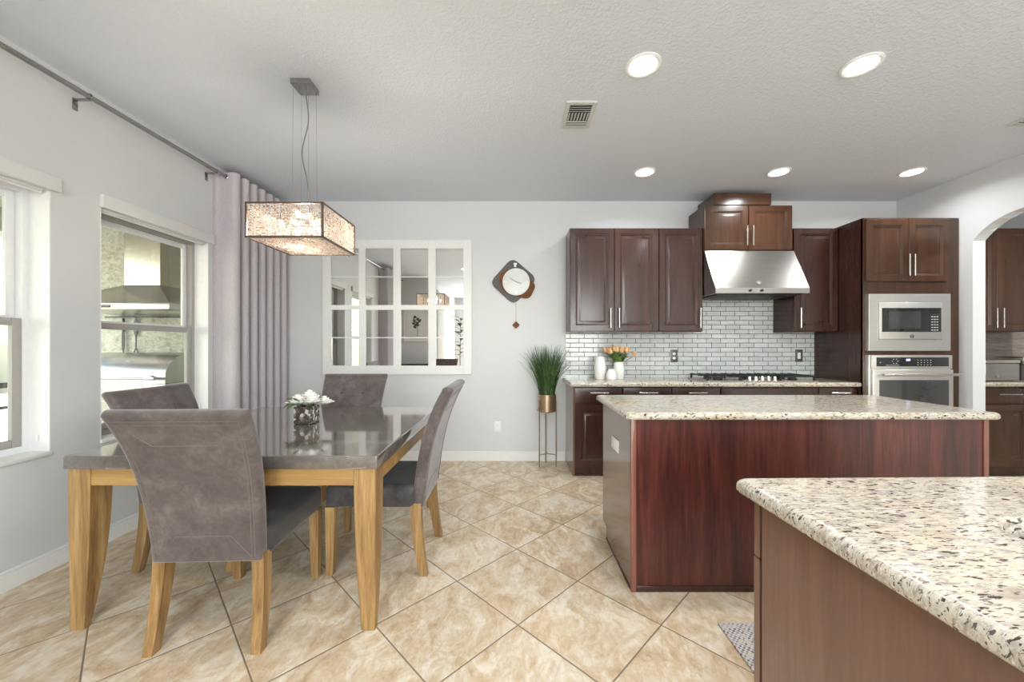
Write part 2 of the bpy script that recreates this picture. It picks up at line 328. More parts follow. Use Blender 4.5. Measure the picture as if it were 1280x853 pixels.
# ------------------------------------------------------------------ mesh helpers
class MB:
    def __init__(s): s.bm = bmesh.new()
    def V(s, p): return s.bm.verts.new(p)
    def F(s, vs):
        try: return s.bm.faces.new(vs)
        except ValueError: return None
    def box(s, x0, x1, y0, y1, z0, z1, bev=0, seg=2):
        b = bmesh.new(); bmesh.ops.create_cube(b, size=1)
        for v in b.verts: v.co = Vector(((x0+x1)/2+v.co.x*(x1-x0), (y0+y1)/2+v.co.y*(y1-y0), (z0+z1)/2+v.co.z*(z1-z0)))
        if bev:
            bev = min(bev, .49*min(abs(x1-x0), abs(y1-y0), abs(z1-z0)))
            bmesh.ops.bevel(b, geom=list(b.edges), offset=bev, segments=seg, profile=.5, affect='EDGES', clamp_overlap=True)
        return s.merge(b)
    def merge(s, b, mat=None):
        mp = {}
        for v in b.verts: mp[v] = s.V(mat @ v.co if mat else v.co)
        for f in b.faces: s.F([mp[v] for v in f.verts])
        b.free(); return s
    def loops(s, L, cap0=True, cap1=True, closed=True):
        rows = [[s.V(p) for p in l] for l in L]
        n = len(rows[0])
        for a, b in zip(rows, rows[1:]):
            for i in range(n if closed else n-1):
                j = (i+1) % n; s.F([a[i], a[j], b[j], b[i]])
        if cap0: s.F(rows[0][::-1])
        if cap1: s.F(rows[-1])
        return s
    def tube(s, pts, r, n=8, cap=True):
        pts = [Vector(p) for p in pts]; L = []
        up = None
        for i, p in enumerate(pts):
            d = (pts[min(i+1, len(pts)-1)]-pts[max(i-1, 0)]).normalized()
            if up is None:
                up = Vector((0, 0, 1)) if abs(d.z) < .9 else Vector((1, 0, 0))
            a = d.cross(up).normalized(); up = a.cross(d).normalized()
            rr = r[i] if isinstance(r, (list, tuple)) else r
            L.append([p+a*math.cos(2*PI*k/n)*rr+up*math.sin(2*PI*k/n)*rr for k in range(n)])
        return s.loops(L, cap, cap)
    def lathe(s, prof, cx=0, cy=0, n=24, cap0=True, cap1=True):
        return s.loops([[(cx+r*math.cos(2*PI*k/n), cy+r*math.sin(2*PI*k/n), z) for k in range(n)] for r, z in prof], cap0, cap1)
    def disc_y(s, cx, cz, r, y0, y1, n=32):     # short cylinder along Y
        return s.loops([[(cx+r*math.cos(2*PI*k/n), y, cz+r*math.sin(2*PI*k/n)) for k in range(n)] for y in (y1, y0)])
    def prism_y(s, poly, y0, y1):               # polygon in XZ, extruded along Y
        return s.loops([[(x, y, z) for x, z in poly] for y in (y0, y1)])
    def prism_x(s, poly, x0, x1):               # polygon in YZ
        return s.loops([[(x, y, z) for y, z in poly] for x in (x0, x1)])
    def prism_z(s, poly, z0, z1):
        return s.loops([[(x, y, z) for x, y in poly] for z in (z0, z1)])
    def torus(s, c, axis, r, t, n=20, m=8):
        ax = Vector(axis).normalized(); u = ax.orthogonal().normalized(); w = ax.cross(u); c = Vector(c)
        rows = []
        for i in range(n):
            a = 2*PI*i/n; d = u*math.cos(a)+w*math.sin(a)
            rows.append([s.V(c+d*(r+t*math.cos(2*PI*j/m))+ax*t*math.sin(2*PI*j/m)) for j in range(m)])
        for i in range(n):
            for j in range(m):
                s.F([rows[i][j], rows[(i+1) % n][j], rows[(i+1) % n][(j+1) % m], rows[i][(j+1) % m]])
        return s
    def ball(s, c, rx, ry=None, rz=None, n=12, m=8):
        ry = ry or rx; rz = rz or rx
        b = bmesh.new(); bmesh.ops.create_uvsphere(b, u_segments=n, v_segments=m, radius=1)
        return s.merge(b, Matrix.Translation(c) @ Matrix.Diagonal((rx, ry, rz, 1)))
    def build(s, name, mat, parent=None, sharp=38, recalc=True):
        if recalc: bmesh.ops.recalc_face_normals(s.bm, faces=s.bm.faces)
        off = OFF.get(parent.name, Vector()) if parent else Vector()
        for v in s.bm.verts: v.co -= off
        me = bpy.data.meshes.new(name); s.bm.to_mesh(me); s.bm.free()
        me.materials.append(mat)
        for p in me.polygons: p.use_smooth = True
        me.set_sharp_from_angle(angle=R(sharp))
        o = bpy.data.objects.new(name, me); COL.objects.link(o)
        if parent: o.parent = parent; OFF[o.name] = off
        return o
OFF = {}
def tag(o, label, cat, group=None):
    o['label'] = label; o['category'] = cat
    if group: o['group'] = group
    return o
def thing(name, label, cat, loc=(0, 0, 0), group=None):
    o = bpy.data.objects.new(name, None); COL.objects.link(o); o.location = loc; o.empty_display_size = .1
    OFF[o.name] = Vector(loc); return tag(o, label, cat, group)
def struct(name, mb, mat, sharp=38):
    o = mb.build(name, mat, sharp=sharp); o['kind'] = 'structure'; return o
def stuff(o): o['kind'] = 'stuff'; return o
def dup(root, loc, rotz=0, label=None, scale=None):
    r = root.copy(); COL.objects.link(r); r.location = loc; r.rotation_euler = (0, 0, rotz)
    if scale: r.scale = scale
    if label: r['label'] = label
    for ch in root.children:
        c = ch.copy(); COL.objects.link(c); c.parent = r
        for g in ch.children:
            d = g.copy(); COL.objects.link(d); d.parent = c
    return r
def rrect(x0, x1, y0, y1, r, K=5, Ms=6):
    pts = []
    cs = [(x1-r, y1-r, 0), (x0+r, y1-r, 90), (x0+r, y0+r, 180), (x1-r, y0+r, 270)]
    for i, (cx, cy, a) in enumerate(cs):
        for k in range(K+1):
            t = R(a+90*k/K); pts.append((cx+r*math.cos(t), cy+r*math.sin(t)))
        nx = cs[(i+1) % 4]; a2 = R(nx[2]); q = (nx[0]+r*math.cos(a2), nx[1]+r*math.sin(a2)); p = pts[-1]
        for k in range(1, Ms): pts.append((p[0]+(q[0]-p[0])*k/Ms, p[1]+(q[1]-p[1])*k/Ms))
    return pts
def slab(mb, x0, x1, y0, y1, z0, z1, r=.02, e=.016, hole=None, hr=.06):
    """stone slab with a rounded edge all round and, if asked, a rounded cut-out"""
    prof = [(e+.006, z1), (e, z1), (e*.6, z1-e*.08), (e*.29, z1-e*.29), (e*.08, z1-e*.6), (0, z1-e), (0, z0+e*.5), (e*.25, z0+e*.15), (e*.5, z0), (e*.5+.004, z0)]
    L = [[(x, y, z) for x, y in rrect(x0+i, x1-i, y0+i, y1-i, r)] for i, z in prof]
    if not hole: return mb.loops(L)
    hx0, hx1, hy0, hy1 = hole
    he = .008
    hp = [(-he-.006, z1), (-he, z1), (-he*.3, z1-he*.3), (0, z1-he), (0, z0)]
    H = [[(x, y, z) for x, y in rrect(hx0+i, hx1-i, hy0+i, hy1-i, hr)] for i, z in hp]
    L = H[::-1][:0] + L + H[::-1]
    rows = [[mb.V(p) for p in l] for l in L]; n = len(rows[0])
    rows.append(rows[0])
    for a, b in zip(rows, rows[1:]):
        for i in range(n):
            j = (i+1) % n; mb.F([a[i], a[j], b[j], b[i]])
    return mb

# ------------------------------------------------------------------ measures of the room
XL, XR, YB, ZC = -2.62, 4.205, 4.217, 2.85
XP = 6.6                    # pantry end
YR, YF = -.5, -4.5          # picture pier / rear wall

# ------------------------------------------------------------------ structure
m = MB(); m.box(-2.76, XP+.1, YF-.1, YB+.12, -.08, 0); struct('floor', m, M['floor'])
m = MB(); m.box(-2.76, XP+.1, YF-.1, YB+.12, ZC, ZC+.1); struct('ceiling', m, M['ceiling'])
m = MB(); m.box(-2.76, XP+.1, YB, YB+.12, 0, ZC); struct('wall_back', m, M['wall'])
WIN = [(1.305, 2.173), (2.433, 3.297)]; WZ0, WZ1 = .665, 2.16; XW = -2.76
m = MB()
ys = [YR, WIN[0][0], WIN[0][1], WIN[1][0], WIN[1][1], YB]
for i in (0, 2, 4): m.box(XW, XL, ys[i], ys[i+1], 0, ZC)
for a, b in WIN:
    m.box(XW, XL, a, b, 0, WZ0); m.box(XW, XL, a, b, WZ1, ZC)
bmesh.ops.remove_doubles(m.bm, verts=m.bm.verts, dist=1e-5)
struct('wall_left', m, M['wall'])
# right wall with the arched opening
AY0, AY1, AZ, ASAG = 2.78, 3.516, 2.225, .18
half = (AY1-AY0)/2; RR = (half**2+ASAG**2)/(2*ASAG); cyy = (AY0+AY1)/2; czz = AZ+ASAG-RR
arch = []
for k in range(25):
    t = -half+2*half*k/24; arch.append((cyy+t, czz+math.sqrt(RR*RR-t*t)))
m = MB()
m.box(XR, XR+.115, AY1, YB, 0, ZC); m.box(XR, XR+.115, YF, AY0, 0, ZC)
for (a, za), (b, zb) in zip(arch, arch[1:]):
    m.prism_x([(a, za), (b, zb), (b, ZC), (a, ZC)], XR, XR+.115)
bmesh.ops.remove_doubles(m.bm, verts=m.bm.verts, dist=1e-5)
struct('wall_right', m, M['wall'])
m = MB(); m.box(XP, XP+.1, 1.3, YB, 0, ZC); struct('wall_pantry', m, M['wall'])
m = MB(); m.box(XR+.115, XP+.1, 1.2, 1.3, 0, ZC); struct('wall_pantry_front', m, M['wall'])
# living area behind the camera (seen in the mirror)
m = MB(); m.box(-2.76, -1.95, YR-.1, YR, 0, ZC); struct('wall_picture', m, M['wall'])
m = MB()
m.box(-2.06, -1.95, -1.15, YR-.1, 0, ZC); m.box(-2.06, -1.95, YF, -2.05, 0, ZC)
m.box(-2.06, -1.95, -2.05, -1.15, 0, .35); m.box(-2.06, -1.95, -2.05, -1.15, 2.45, ZC)
bmesh.ops.remove_doubles(m.bm, verts=m.bm.verts, dist=1e-5)
struct('wall_living', m, M['wall'])
m = MB()
for a, b in ((-2.06, -1.55), (.45, .95), (2.95, XR)): m.box(a, b, YF-.1, YF, 0, ZC)
for a, b in ((-1.55, .45), (.95, 2.95)):
    m.box(a, b, YF-.1, YF, 0, .35); m.box(a, b, YF-.1, YF, 2.55, ZC)
bmesh.ops.remove_doubles(m.bm, verts=m.bm.verts, dist=1e-5)
struct('wall_rear', m, M['wall'])
# baseboards
def bb(name, boxes):
    m = MB()
    for b in boxes: m.box(*b, 0, .088); 
    for (x0, x1, y0, y1) in boxes:
        dx, dy = x1-x0, y1-y0
        if dx > dy: m.box(x0, x1, y0+.005, y1, .088, .105, .003)
        else: m.box(x0, x1-.005, y0, y1, .088, .105, .003)
    struct(name, m, M['trim'])
bb('baseboard_back', [(XL, .565, YB-.014, YB)])
bb('baseboard_left', [(XL, XL+.014, YR, YB-.014)])

# ------------------------------------------------------------------ windows in the left wall
def single_hung(idx, y0, y1):
    fx0, fx1 = -2.80, -2.735
    m = MB(); w = .035
    m.box(fx0, fx1, y0, y0+w, WZ0, WZ1); m.box(fx0, fx1, y1-w, y1, WZ0, WZ1)
    m.box(fx0, fx1, y0+w, y1-w, WZ0, WZ0+.04); m.box(fx0, fx1, y0+w, y1-w, WZ1-.04, WZ1)
    fr = m.build('window_%d' % idx, M['vinylwhite' if idx == 1 else 'vinyl']); fr['kind'] = 'structure'
    zr = 1.395
    for nm, xa, xb, za, zb, mt in (('upper_sash', -2.795, -2.775, zr-.005, WZ1-.04, 'vinylwhite'), ('lower_sash', -2.765, -2.738, WZ0+.04, zr+.022, 'vinyl')):
        m = MB(); s = .042
        a, b = y0+w, y1-w
        m.box(xa, xb, a, a+s, za, zb, .004); m.box(xa, xb, b-s, b, za, zb, .004)
        m.box(xa, xb, a+s, b-s, za, za+s, .004); m.box(xa, xb, a+s, b-s, zb-s, zb, .004)
        so_ = m.build(nm, M[mt], fr)
        g = MB(); xm = (xa+xb)/2; g.box(xm-.002, xm+.002, a+s, b-s, za+s, zb-s); g.build('pane', M['glass'], so_)
    m = MB(); m.box(-2.735, XL+.012, y0, y1, WZ0-.02, WZ0+.004, .004); o = m.build('sill', M['trim'], fr)
    # white reveal lining
    m = MB(); m.box(-2.735, XL+.001, y1-.006, y1, WZ0, WZ1); m.box(-2.735, XL+.001, y0, y0+.006, WZ0, WZ1); m.box(-2.735, XL+.001, y0, y1, WZ1-.006, WZ1)
    m.build('reveal', M['trim'], fr)
for i, (a, b) in enumerate(WIN): single_hung(i+1, a, b)
def rear_window(idx, a, b, z0, z1, axis):
    m = MB(); w = .05
    def bx(u0, u1, za, zb):
        if axis == 'x': m.box(u0, u1, YF-.09, YF-.03, za, zb)
        else: m.box(-2.05, -2.0, u0, u1, za, zb)
    bx(a, a+w, z0, z1); bx(b-w, b, z0, z1); bx(a+w, b-w, z0, z0+w); bx(a+w, b-w, z1-w, z1); bx((a+b)/2-.02, (a+b)/2+.02, z0+w, z1-w)
    o = m.build('window_%d' % idx, M['vinylwhite']); o['kind'] = 'structure'
    g = MB()
    if axis == 'x': g.box(a+w, b-w, YF-.07, YF-.065, z0+w, z1-w)
    else: g.box(-2.04, -2.035, a+w, b-w, z0+w, z1-w)
    g.build('pane', M['glass'], o)
rear_window(3, -1.55, .45, .35, 2.55, 'x'); rear_window(4, .95, 2.95, .35, 2.55, 'x'); rear_window(5, -2.05, -1.15, .35, 2.45, 'y')

# ------------------------------------------------------------------ outside: covered lanai with an outdoor kitchen
YO = 4.34
m = MB(); m.box(-14, -2.77, -8, 12, -.14, -.06); o = struct('ground', m, M['concrete'])
m = MB(); m.box(-5.7, -2.77, -3, YO+.2, 2.74, 2.84); struct('ceiling_lanai', m, M['stucco'])
m = MB(); m.box(-5.7, -5.45, -3, YO+.2, 2.48, 2.74); struct('trim_1', m, M['stucco'])
m = MB(); m.box(-5.25, -2.77, YO, YO+.2, -.06, 2.74); struct('wall_lanai', m, M['stonewall'])
t = thing('screen_rail', 'dark rail of the porch enclosure seen low through the near left window', 'railing', (-5.57, 3.0, -.06))
m = MB(); m.box(-5.6, -5.55, -3, 6.5, .80, .86); m.build('top_rail', M['darkmetal'], t)
m = MB(); m.box(-5.6, -5.55, -3, 6.5, .57, .60); m.build('bottom_rail', M['darkmetal'], t)
for y in (-2.9, -.6, 1.7, 6.3):
    m = MB(); m.box(-5.6, -5.55, y, y+.05, -.06, .80); m.build('post', M['darkmetal'], t)
hx = -3.84
t = thing('outdoor_range_hood', 'stainless outdoor chimney hood seen through the left window glass', 'range hood', (hx, YO, 1.6))
cy0, cy1 = 3.97, YO; lip = (hx-.62, hx+.61, 3.60, YO)
m = MB(); m.box(hx-.185, hx+.185, cy0, cy1, 1.89, 2.735); m.build('chimney', M['steelv'], t)
m = MB()
a = [(lip[0], lip[2]), (lip[1], lip[2]), (lip[1], lip[3]), (lip[0], lip[3])]; b_ = [(hx-.185, cy0), (hx+.185, cy0), (hx+.185, cy1), (hx-.185, cy1)]
m.loops([[(x, y, 1.667) for x, y in a], [(x, y, 1.89) for x, y in b_]]); m.build('canopy', M['steel'], t)
m = MB(); m.box(lip[0], lip[1], lip[2], lip[3], 1.605, 1.667, .004); lp = m.build('lip', M['steel'], t)
m = MB(); m.box(hx-.27, hx+.06, 3.594, 3.6, 1.622, 1.648, .002); m.build('control_strip', M['blackglass'], lp)
t = thing('grill', 'stainless built in grill on the porch, under the outdoor hood', 'grill', (hx, 3.9, -.06))
m = MB(); m.box(hx-.75, hx+.62, 3.72, YO-.004, -.06, .88); m.build('counter_base', M['stonewall'], t)
m = MB(); m.box(hx-.55, hx+.52, 3.66, 4.24, .80, .90, .01); m.build('firebox', M['steel'], t)
prof = [(3.68, .90), (3.68, 1.0), (3.72, 1.08), (3.80, 1.15), (3.93, 1.19), (4.15, 1.19), (4.22, 1.12), (4.22, .90)]
m = MB(); m.prism_x(prof, hx-.53, hx+.50); lid = m.build('lid', M['steel'], t)
m = MB(); m.tube([(hx-.48, 3.62, .955), (hx+.42, 3.62, .955)], .014, 12); m.tube([(hx-.44, 3.62, .955), (hx-.44, 3.69, .97)], .012); m.tube([(hx+.38, 3.62, .955), (hx+.38, 3.69, .97)], .012)
m.box(hx+.36, hx+.46, 3.60, 3.64, .935, .975, .01); m.build('handle', M['chrome'], lid)
m = MB()
c = Vector((hx+.07, 3.735, 1.075)); nrm = Vector((0, -.8, .55)).normalized()
m.torus(c, nrm, .042, .007); m.tube([c-nrm*.012, c+nrm*.006], .04, 20); m.build('thermometer', M['chrome'], lid)
t = tag(MB().tube([(hx-.75, 4.315, 1.585), (hx+.55, 4.315, 1.585)], .008).build('utensil_rail', M['darkmetal']), 'dark utensil rail fixed on the stone wall below the outdoor hood', 'rail')
t = thing('carving_knife', 'dark carving knife hanging on the outdoor stone wall, left of the fork', 'knife', (-4.43, 4.25, 1.3))
kx = -4.38
m = MB(); m.tube([(kx, 4.312, 1.57), (kx, 4.312, 1.42)], .013); m.build('handle', M['black'], t)
m = MB(); m.loops([[(kx+dx, 4.31+dy, z) for dx, dy in ((-w, 0), (0, -.002), (w, 0), (0, .002))] for z, w in ((1.42, .018), (1.30, .020), (1.22, .014), (1.17, .003))]); m.build('blade', M['iron'], t)
kx = -4.24
t = thing('barbecue_fork', 'long two pronged fork hanging on the outdoor stone wall, right of the knife', 'fork', (kx, 4.25, 1.2))
m = MB(); m.loops([[(kx+r*math.cos(a), 4.312+r*.5*math.sin(a), z) for a in [2*PI*k/8 for k in range(8)]] for z, r in ((1.58, .012), (1.52, .026), (1.42, .024), (1.36, .010))]); m.build('handle', M['black'], t)
m = MB(); m.tube([(kx, 4.312, 1.36), (kx, 4.312, 1.22)], .006)
for s in (-1, 1): m.tube([(kx, 4.312, 1.24), (kx+s*.018, 4.312, 1.20), (kx+s*.03, 4.312, 1.08)], [.006, .005, .002])
m.build('prongs', M['iron'], t)

# ------------------------------------------------------------------ curtain, rod, shades
XRod = -2.53
t = thing('curtain_rod', 'long brushed metal curtain rod high on the left wall', 'curtain rod', (XRod, 2.2, 2.75))
m = MB(); m.tube([(XRod, -.35, 2.75), (XRod, 4.13, 2.75)], .015, 14); m.build('rod', M['chrome'], t)
for y in (.15, 2.291, 3.27):
    m = MB(); m.box(XL, XL+.006, y-.014, y+.014, 2.67, 2.74, .002); m.box(XL, XRod+.006, y-.008, y+.008, 2.728, 2.737); m.torus((XRod, y, 2.75), (0, 1, 0), .016, .005, 16, 6)
    m.build('bracket', M['chrome'], t)
def curtain(y0, y1, n, label, amp=.09, mat='curtain'):
    t = thing('curtain', label, 'curtain', (XRod+.005, (y0+y1)/2, 2.75))
    def path(s):            # s in periods
        ph = 2*PI*s; sx = -math.cos(ph)
        x = XRod+.005+amp*math.copysign(abs(sx)**.7, sx)
        y = y0+(y1-y0)*(s/n)+.030*math.sin(2*ph)*.6
        return x, y
    K = n*24; zs = [.015+ (2.785-.015)*k/14 for k in range(15)]
    m = MB(); th = .0025
    A = []; B = []
    for z in zs:
        ra, rb = [], []
        fl = 1+.10*(1-z/2.8)
        for k in range(K+1):
            x, y = path(k/24); x2, y2 = path(k/24+.01)
            dx, dy = x2-x, y2-y; l = math.hypot(dx, dy) or 1; nx, ny = -dy/l*th, dx/l*th
            xx = XRod+.005+(x-XRod-.005)*min(fl, 1.0)
            ra.append((xx+nx, y+ny, z)); rb.append((xx-nx, y-ny, z))
        A.append(ra + rb[::-1])
    m.loops(A); m.build('panel', M[mat], t, sharp=75)
    for k in range(n*2):
        s = k/2+.25; x, y = path(s)
        m = MB(); m.torus((XRod, y, 2.75), (.25, 1, 0), .021, .004, 18, 6); m.build('grommet', M['chrome'], t)
    return t
curtain(3.345, 4.165, 7, 'mauve grey grommet curtain gathered in the far left corner')
curtain(.30, .95, 6, 'mauve grey curtain on the near end of the rod, seen in the wall mirror')
for i, (a, b) in enumerate(WIN):
    t = thing('roller_shade', ['raised white roller shade above the nearer left window', 'raised white roller shade above the left window next to the curtain'][i], 'window shade', (XL, (a+b)/2, 2.13))
    m = MB(); m.box(XL, XL+.030, a-.012, b+.032, 2.140, 2.225, .006, 3); m.build('cassette', M['shade'], t)
    m = MB(); m.box(XL-.055, XL-.010, a+.02, b-.02, 2.128, 2.158, .010, 4); m.build('rolled_fabric', M['shade'], t)
    m = MB(); m.tube([(XL-.03, a+.02, 2.124), (XL-.03, b-.02, 2.124)], .006); m.build('hem_bar', M['white'], t)
    m = MB(); m.box(XL-.07, XL-.058, b-.018, b-.007, WZ0+.06, WZ0+.10, .002); m.build('cord_tensioner', M['white'], t)

# ------------------------------------------------------------------ ceiling fittings
def downlight(x, y, label, power=None):
    t = thing('ceiling_downlight', label, 'downlight', (x, y, ZC), 'recessed ceiling downlights')
    m = MB(); m.lathe([(.098, ZC), (.098, ZC-.006), (.088, ZC-.010), (.076, ZC-.006), (.076, ZC)], x, y, 36, False, False); m.build('trim_ring', M['white'], t)
    m = MB(); m.lathe([(.076, ZC-.004), (.05, ZC-.0055), (.0, ZC-.006)], x, y, 36, True, False); m.build('lens', M['lamp'], t)
    d = bpy.data.lights.new('downlight_glow', 'AREA'); d.shape = 'DISK'; d.size = .15; d.spread = R(156); d.energy = power or DOWN_W; d.color = DOWN_COL
    o = bpy.data.objects.new('downlight_glow', d); COL.objects.link(o); o.location = (0, 0, -.013); o.parent = t
downlight(.7315, 2.1675, 'large bright recessed downlight right of the ceiling vent, left one of the near pair')
downlight(1.964, 2.1675, 'bright recessed downlight at upper right, right one of the near pair')
downlight(1.197, 3.505, 'recessed downlight near the back wall, left of the hood cabinet')
downlight(2.42, 3.505, 'recessed downlight near the back wall, straight above the hood')
downlight(3.636, 3.505, 'recessed downlight near the back wall, above the wall ovens')
downlight(4.95, 2.75, 'added unseen downlight brightening the pantry beyond the archway', 26)  # unseen lamp added to brighten the pantry
for x in (-1.0, .73, 1.96, 3.3):  # unseen row added to brighten the floor near the camera
    downlight(x, .45, 'added fill downlight overhead near the camera, outside the picture', 9.5)
for x in (-.6, 1.3, 3.2):  # unseen row added behind the camera for broader room light
    downlight(x, -1.9, 'added fill downlight in the living area behind the camera, unseen', 18)
def vent(x0, x1, y0, y1, label):
    t = thing('ceiling_vent', label, 'ceiling vent', ((x0+x1)/2, (y0+y1)/2, ZC))
    z = ZC
    m = MB(); f = .028
    L = []
    for i, zz in ((0, z), (0, z-.004), (.006, z-.010), (f, z-.010), (f, z-.001)): L.append([(x0+i, y0+i, zz), (x1-i, y0+i, zz), (x1-i, y1-i, zz), (x0+i, y1-i, zz)])
    m.loops(L, False, False); m.build('frame', M['ventgrey'], t)
    m = MB(); m.box(x0+f, x1-f, y0+f, y1-f, z-.002, z-.0005); m.build('dark_throat', M['black'], t)
    xa, xb, ya, yb = x0+f, x1-f, y0+f, y1-f; h = yb-ya
    yy = [ya, ya+h*.36, ya+h*.70, yb]
    for k in range(4):     # far bank, louvres across
        y = yy[0]+.004+k*(yy[1]-yy[0])/4
        m = MB(); m.loops([[(xa, y, z-.009), (xb, y, z-.009), (xb, y+.006, z-.002), (xa, y+.006, z-.002)], [(xa, y+.002, z-.010), (xb, y+.002, z-.010), (xb, y+.009, z-.003), (xa, y+.009, z-.003)]]); m.build('louvre', M['ventgrey'], t)
    for k in range(7):     # middle bank, louvres lengthways
        x = xa+.004+k*(xb-xa)/7
        m = MB(); m.loops([[(x, yy[1], z-.010), (x+.010, yy[1], z-.003), (x+.010, yy[2], z-.003), (x, yy[2], z-.010)], [(x+.003, yy[1], z-.0105), (x+.013, yy[1], z-.004), (x+.013, yy[2], z-.004), (x+.003, yy[2], z-.0105)]]); m.build('louvre', M['ventgrey'], t)
    for k in range(3):
        y = yy[2]+.006+k*(yy[3]-yy[2])/3
        m = MB(); m.box(xa, xb, y, y+.012, z-.011, z-.008); m.build('louvre', M['ventgrey'], t)
vent(.342, .546, 2.483, 2.797, 'small louvred air vent on the ceiling, left of the downlights')
vent(3.536, 3.80, 2.45, 2.766, 'ceiling air vent cut by the right picture edge')

# ------------------------------------------------------------------ cabinet builders
def door_mb(x0, x1, z0, z1, yf, th=.021, fw=.056, raised=True):
    m = MB()
    prof = [(0, th), (0, .003), (.003, 0), (fw, 0), (fw+.004, .004), (fw+.010, .005), (fw+.016, .011), (fw+.024, .0115), (fw+.046, .003), (fw+.050, .0028)]
    if not raised: prof = [(0, th), (0, .004), (.004, .0005), (.006, 0)]
    L = [[(x0+i, yf+d, z0+i), (x1-i, yf+d, z0+i), (x1-i, yf+d, z1-i), (x0+i, yf+d, z1-i)] for i, d in prof]
    return m.loops(L)
def handle_mb(x, z, yf, length=.2, vertical=True, r=.006, stand=.032):
    m = MB(); h = length/2; q = h*.72
    y = yf-stand
    if vertical:
        m.tube([(x, y, z-h), (x, y, z+h)], r, 10)
        for s in (-1, 1): m.tube([(x, yf+.001, z+s*q), (x, y, z+s*q)], r*.75, 8)
    else:
        m.tube([(x-h, y, z), (x+h, y, z)], r, 10)
        for s in (-1, 1): m.tube([(x+s*q, yf+.001, z), (x+s*q, y, z)], r*.75, 8)
    return m
G = .0025
def add_door(t, x0, x1, z0, z1, yf, mat, hx=None, hz=None, hl=.2, raised=True, hv=True, name='door', fw=.056):
    d = door_mb(x0+G, x1-G, z0+G, z1-G, yf, raised=raised, fw=fw).build(name, mat, t, sharp=25)
    if hx is not None: handle_mb(hx, hz, yf, hl, hv).build('handle', M['nickel'], d)
    return d
E = M['espresso']
def upper(name_label, x0, x1, z0, z1, yf, doors, mat=E, yback=YB):
    t = thing('wall_cabinet', name_label, 'cabinet', ((x0+x1)/2, yback, z0))
    m = MB(); m.box(x0, x1, yf+.022, yback, z0, z1, .0015, 1); m.build('carcass', mat, t)
    for d in doors: add_door(t, *d[:2], z0+.006, z1-.004, yf, mat, *d[2:])
    return t
UZ0, UZ1, UY = 1.404, 2.462, 3.895
hz = 1.544
upper('double door espresso upper cabinet at the left end of the back wall', .572, 1.475, UZ0, UZ1, UY, [(.572, 1.022, .978, hz), (1.022, 1.475, 1.066, hz)])
upper('single door espresso upper cabinet just left of the range hood', 1.477, 1.921, UZ0, UZ1, UY, [(1.477, 1.921, 1.885, hz)])
upper('single door espresso upper cabinet between the hood and the wall ovens', 2.845, 3.292, UZ0, UZ1, UY, [(2.845, 3.292, 2.895, hz)])
t = upper('short raised double door cabinet directly above the range hood', 1.923, 2.812, 2.222, 2.684, 3.868, [(1.923, 2.368, 2.338, 2.367), (2.368, 2.812, 2.398, 2.367)], M['walnut'])
t = tag(MB().box(2.02, 2.60, 3.872, YB, 2.685, 2.802, .002, 1).build('duct_cover', M['walnut']), 'dark wood duct box on top of the hood cabinet, below the ceiling', 'duct cover')
# tall oven cabinet
TX0, TX1, TY = 3.297, 4.203, 3.625
t = thing('oven_cabinet', 'tall dark wood cabinet holding the microwave and wall oven', 'cabinet', ((TX0+TX1)/2, YB, 0))
m = MB(); m.box(TX0, TX0+.02, TY+.002, YB, 0, 2.470, .0015, 1); m.build('side_panel', E, t)
m = MB(); m.box(TX1-.02, TX1, TY+.002, YB, 0, 2.470, .0015, 1); m.build('side_panel', E, t)
m = MB()
m.box(TX0+.02, TX1-.02, TY+.03, YB, 1.86, 2.470); m.box(TX0+.02, TX1-.02, TY+.03, YB, .12, .44); m.box(TX0+.02, TX1-.02, YB-.02, YB, .44, 1.86)
bmesh.ops.remove_doubles(m.bm, verts=m.bm.verts, dist=1e-5); m.build('carcass', M['walnut'], t)
m = MB()
for a, b, c, d in ((TX0+.0, TX0+.022, .1, 2.470), (4.088, TX1, .1, 2.470), (TX0+.022, 4.088, 1.747, 1.866), (TX0+.022, 4.088, 1.178, 1.214), (TX0+.022, 4.088, .40, .455), (TX0+.022, 4.088, 2.455, 2.470)): m.box(a, b, TY, TY+.022, c, d)
bmesh.ops.remove_doubles(m.bm, verts=m.bm.verts, dist=1e-5)
m.build('face_frame', M['walnut'], t)
add_door(t, 3.312, 3.713, 1.866, 2.458, TY-.02, M['walnut'], 3.688, 2.018)
add_door(t, 3.713, 4.09, 1.866, 2.458, TY-.02, M['walnut'], 3.738, 2.018)
add_door(t, 3.312, 4.09, .11, .41, TY-.02, M['walnut'], 3.70, .33, .25, False, False, 'drawer')
m = MB(); m.box(TX0+.02, TX1-.02, TY+.07, TY+.09, 0, .12); m.build('toe_kick', M['dark'], t)
def emblem(cx, y, cz, r, parent):
    e = MB().disc_y(cx, cz, r, y-.003, y).build('emblem', M['nickel'], parent)
    m = MB(); m.torus((cx, y-.0035, cz), (0, 1, 0), r*.82, r*.07, 24, 6)
    pts = []
    for k in range(30):
        a = 2*PI*k/29; pts.append((cx+r*.5*math.sin(a), y-.0035, cz+r*.3*math.sin(2*a)))
    m.tube(pts, r*.06, 5); m.build('monogram', M['iron'], e)
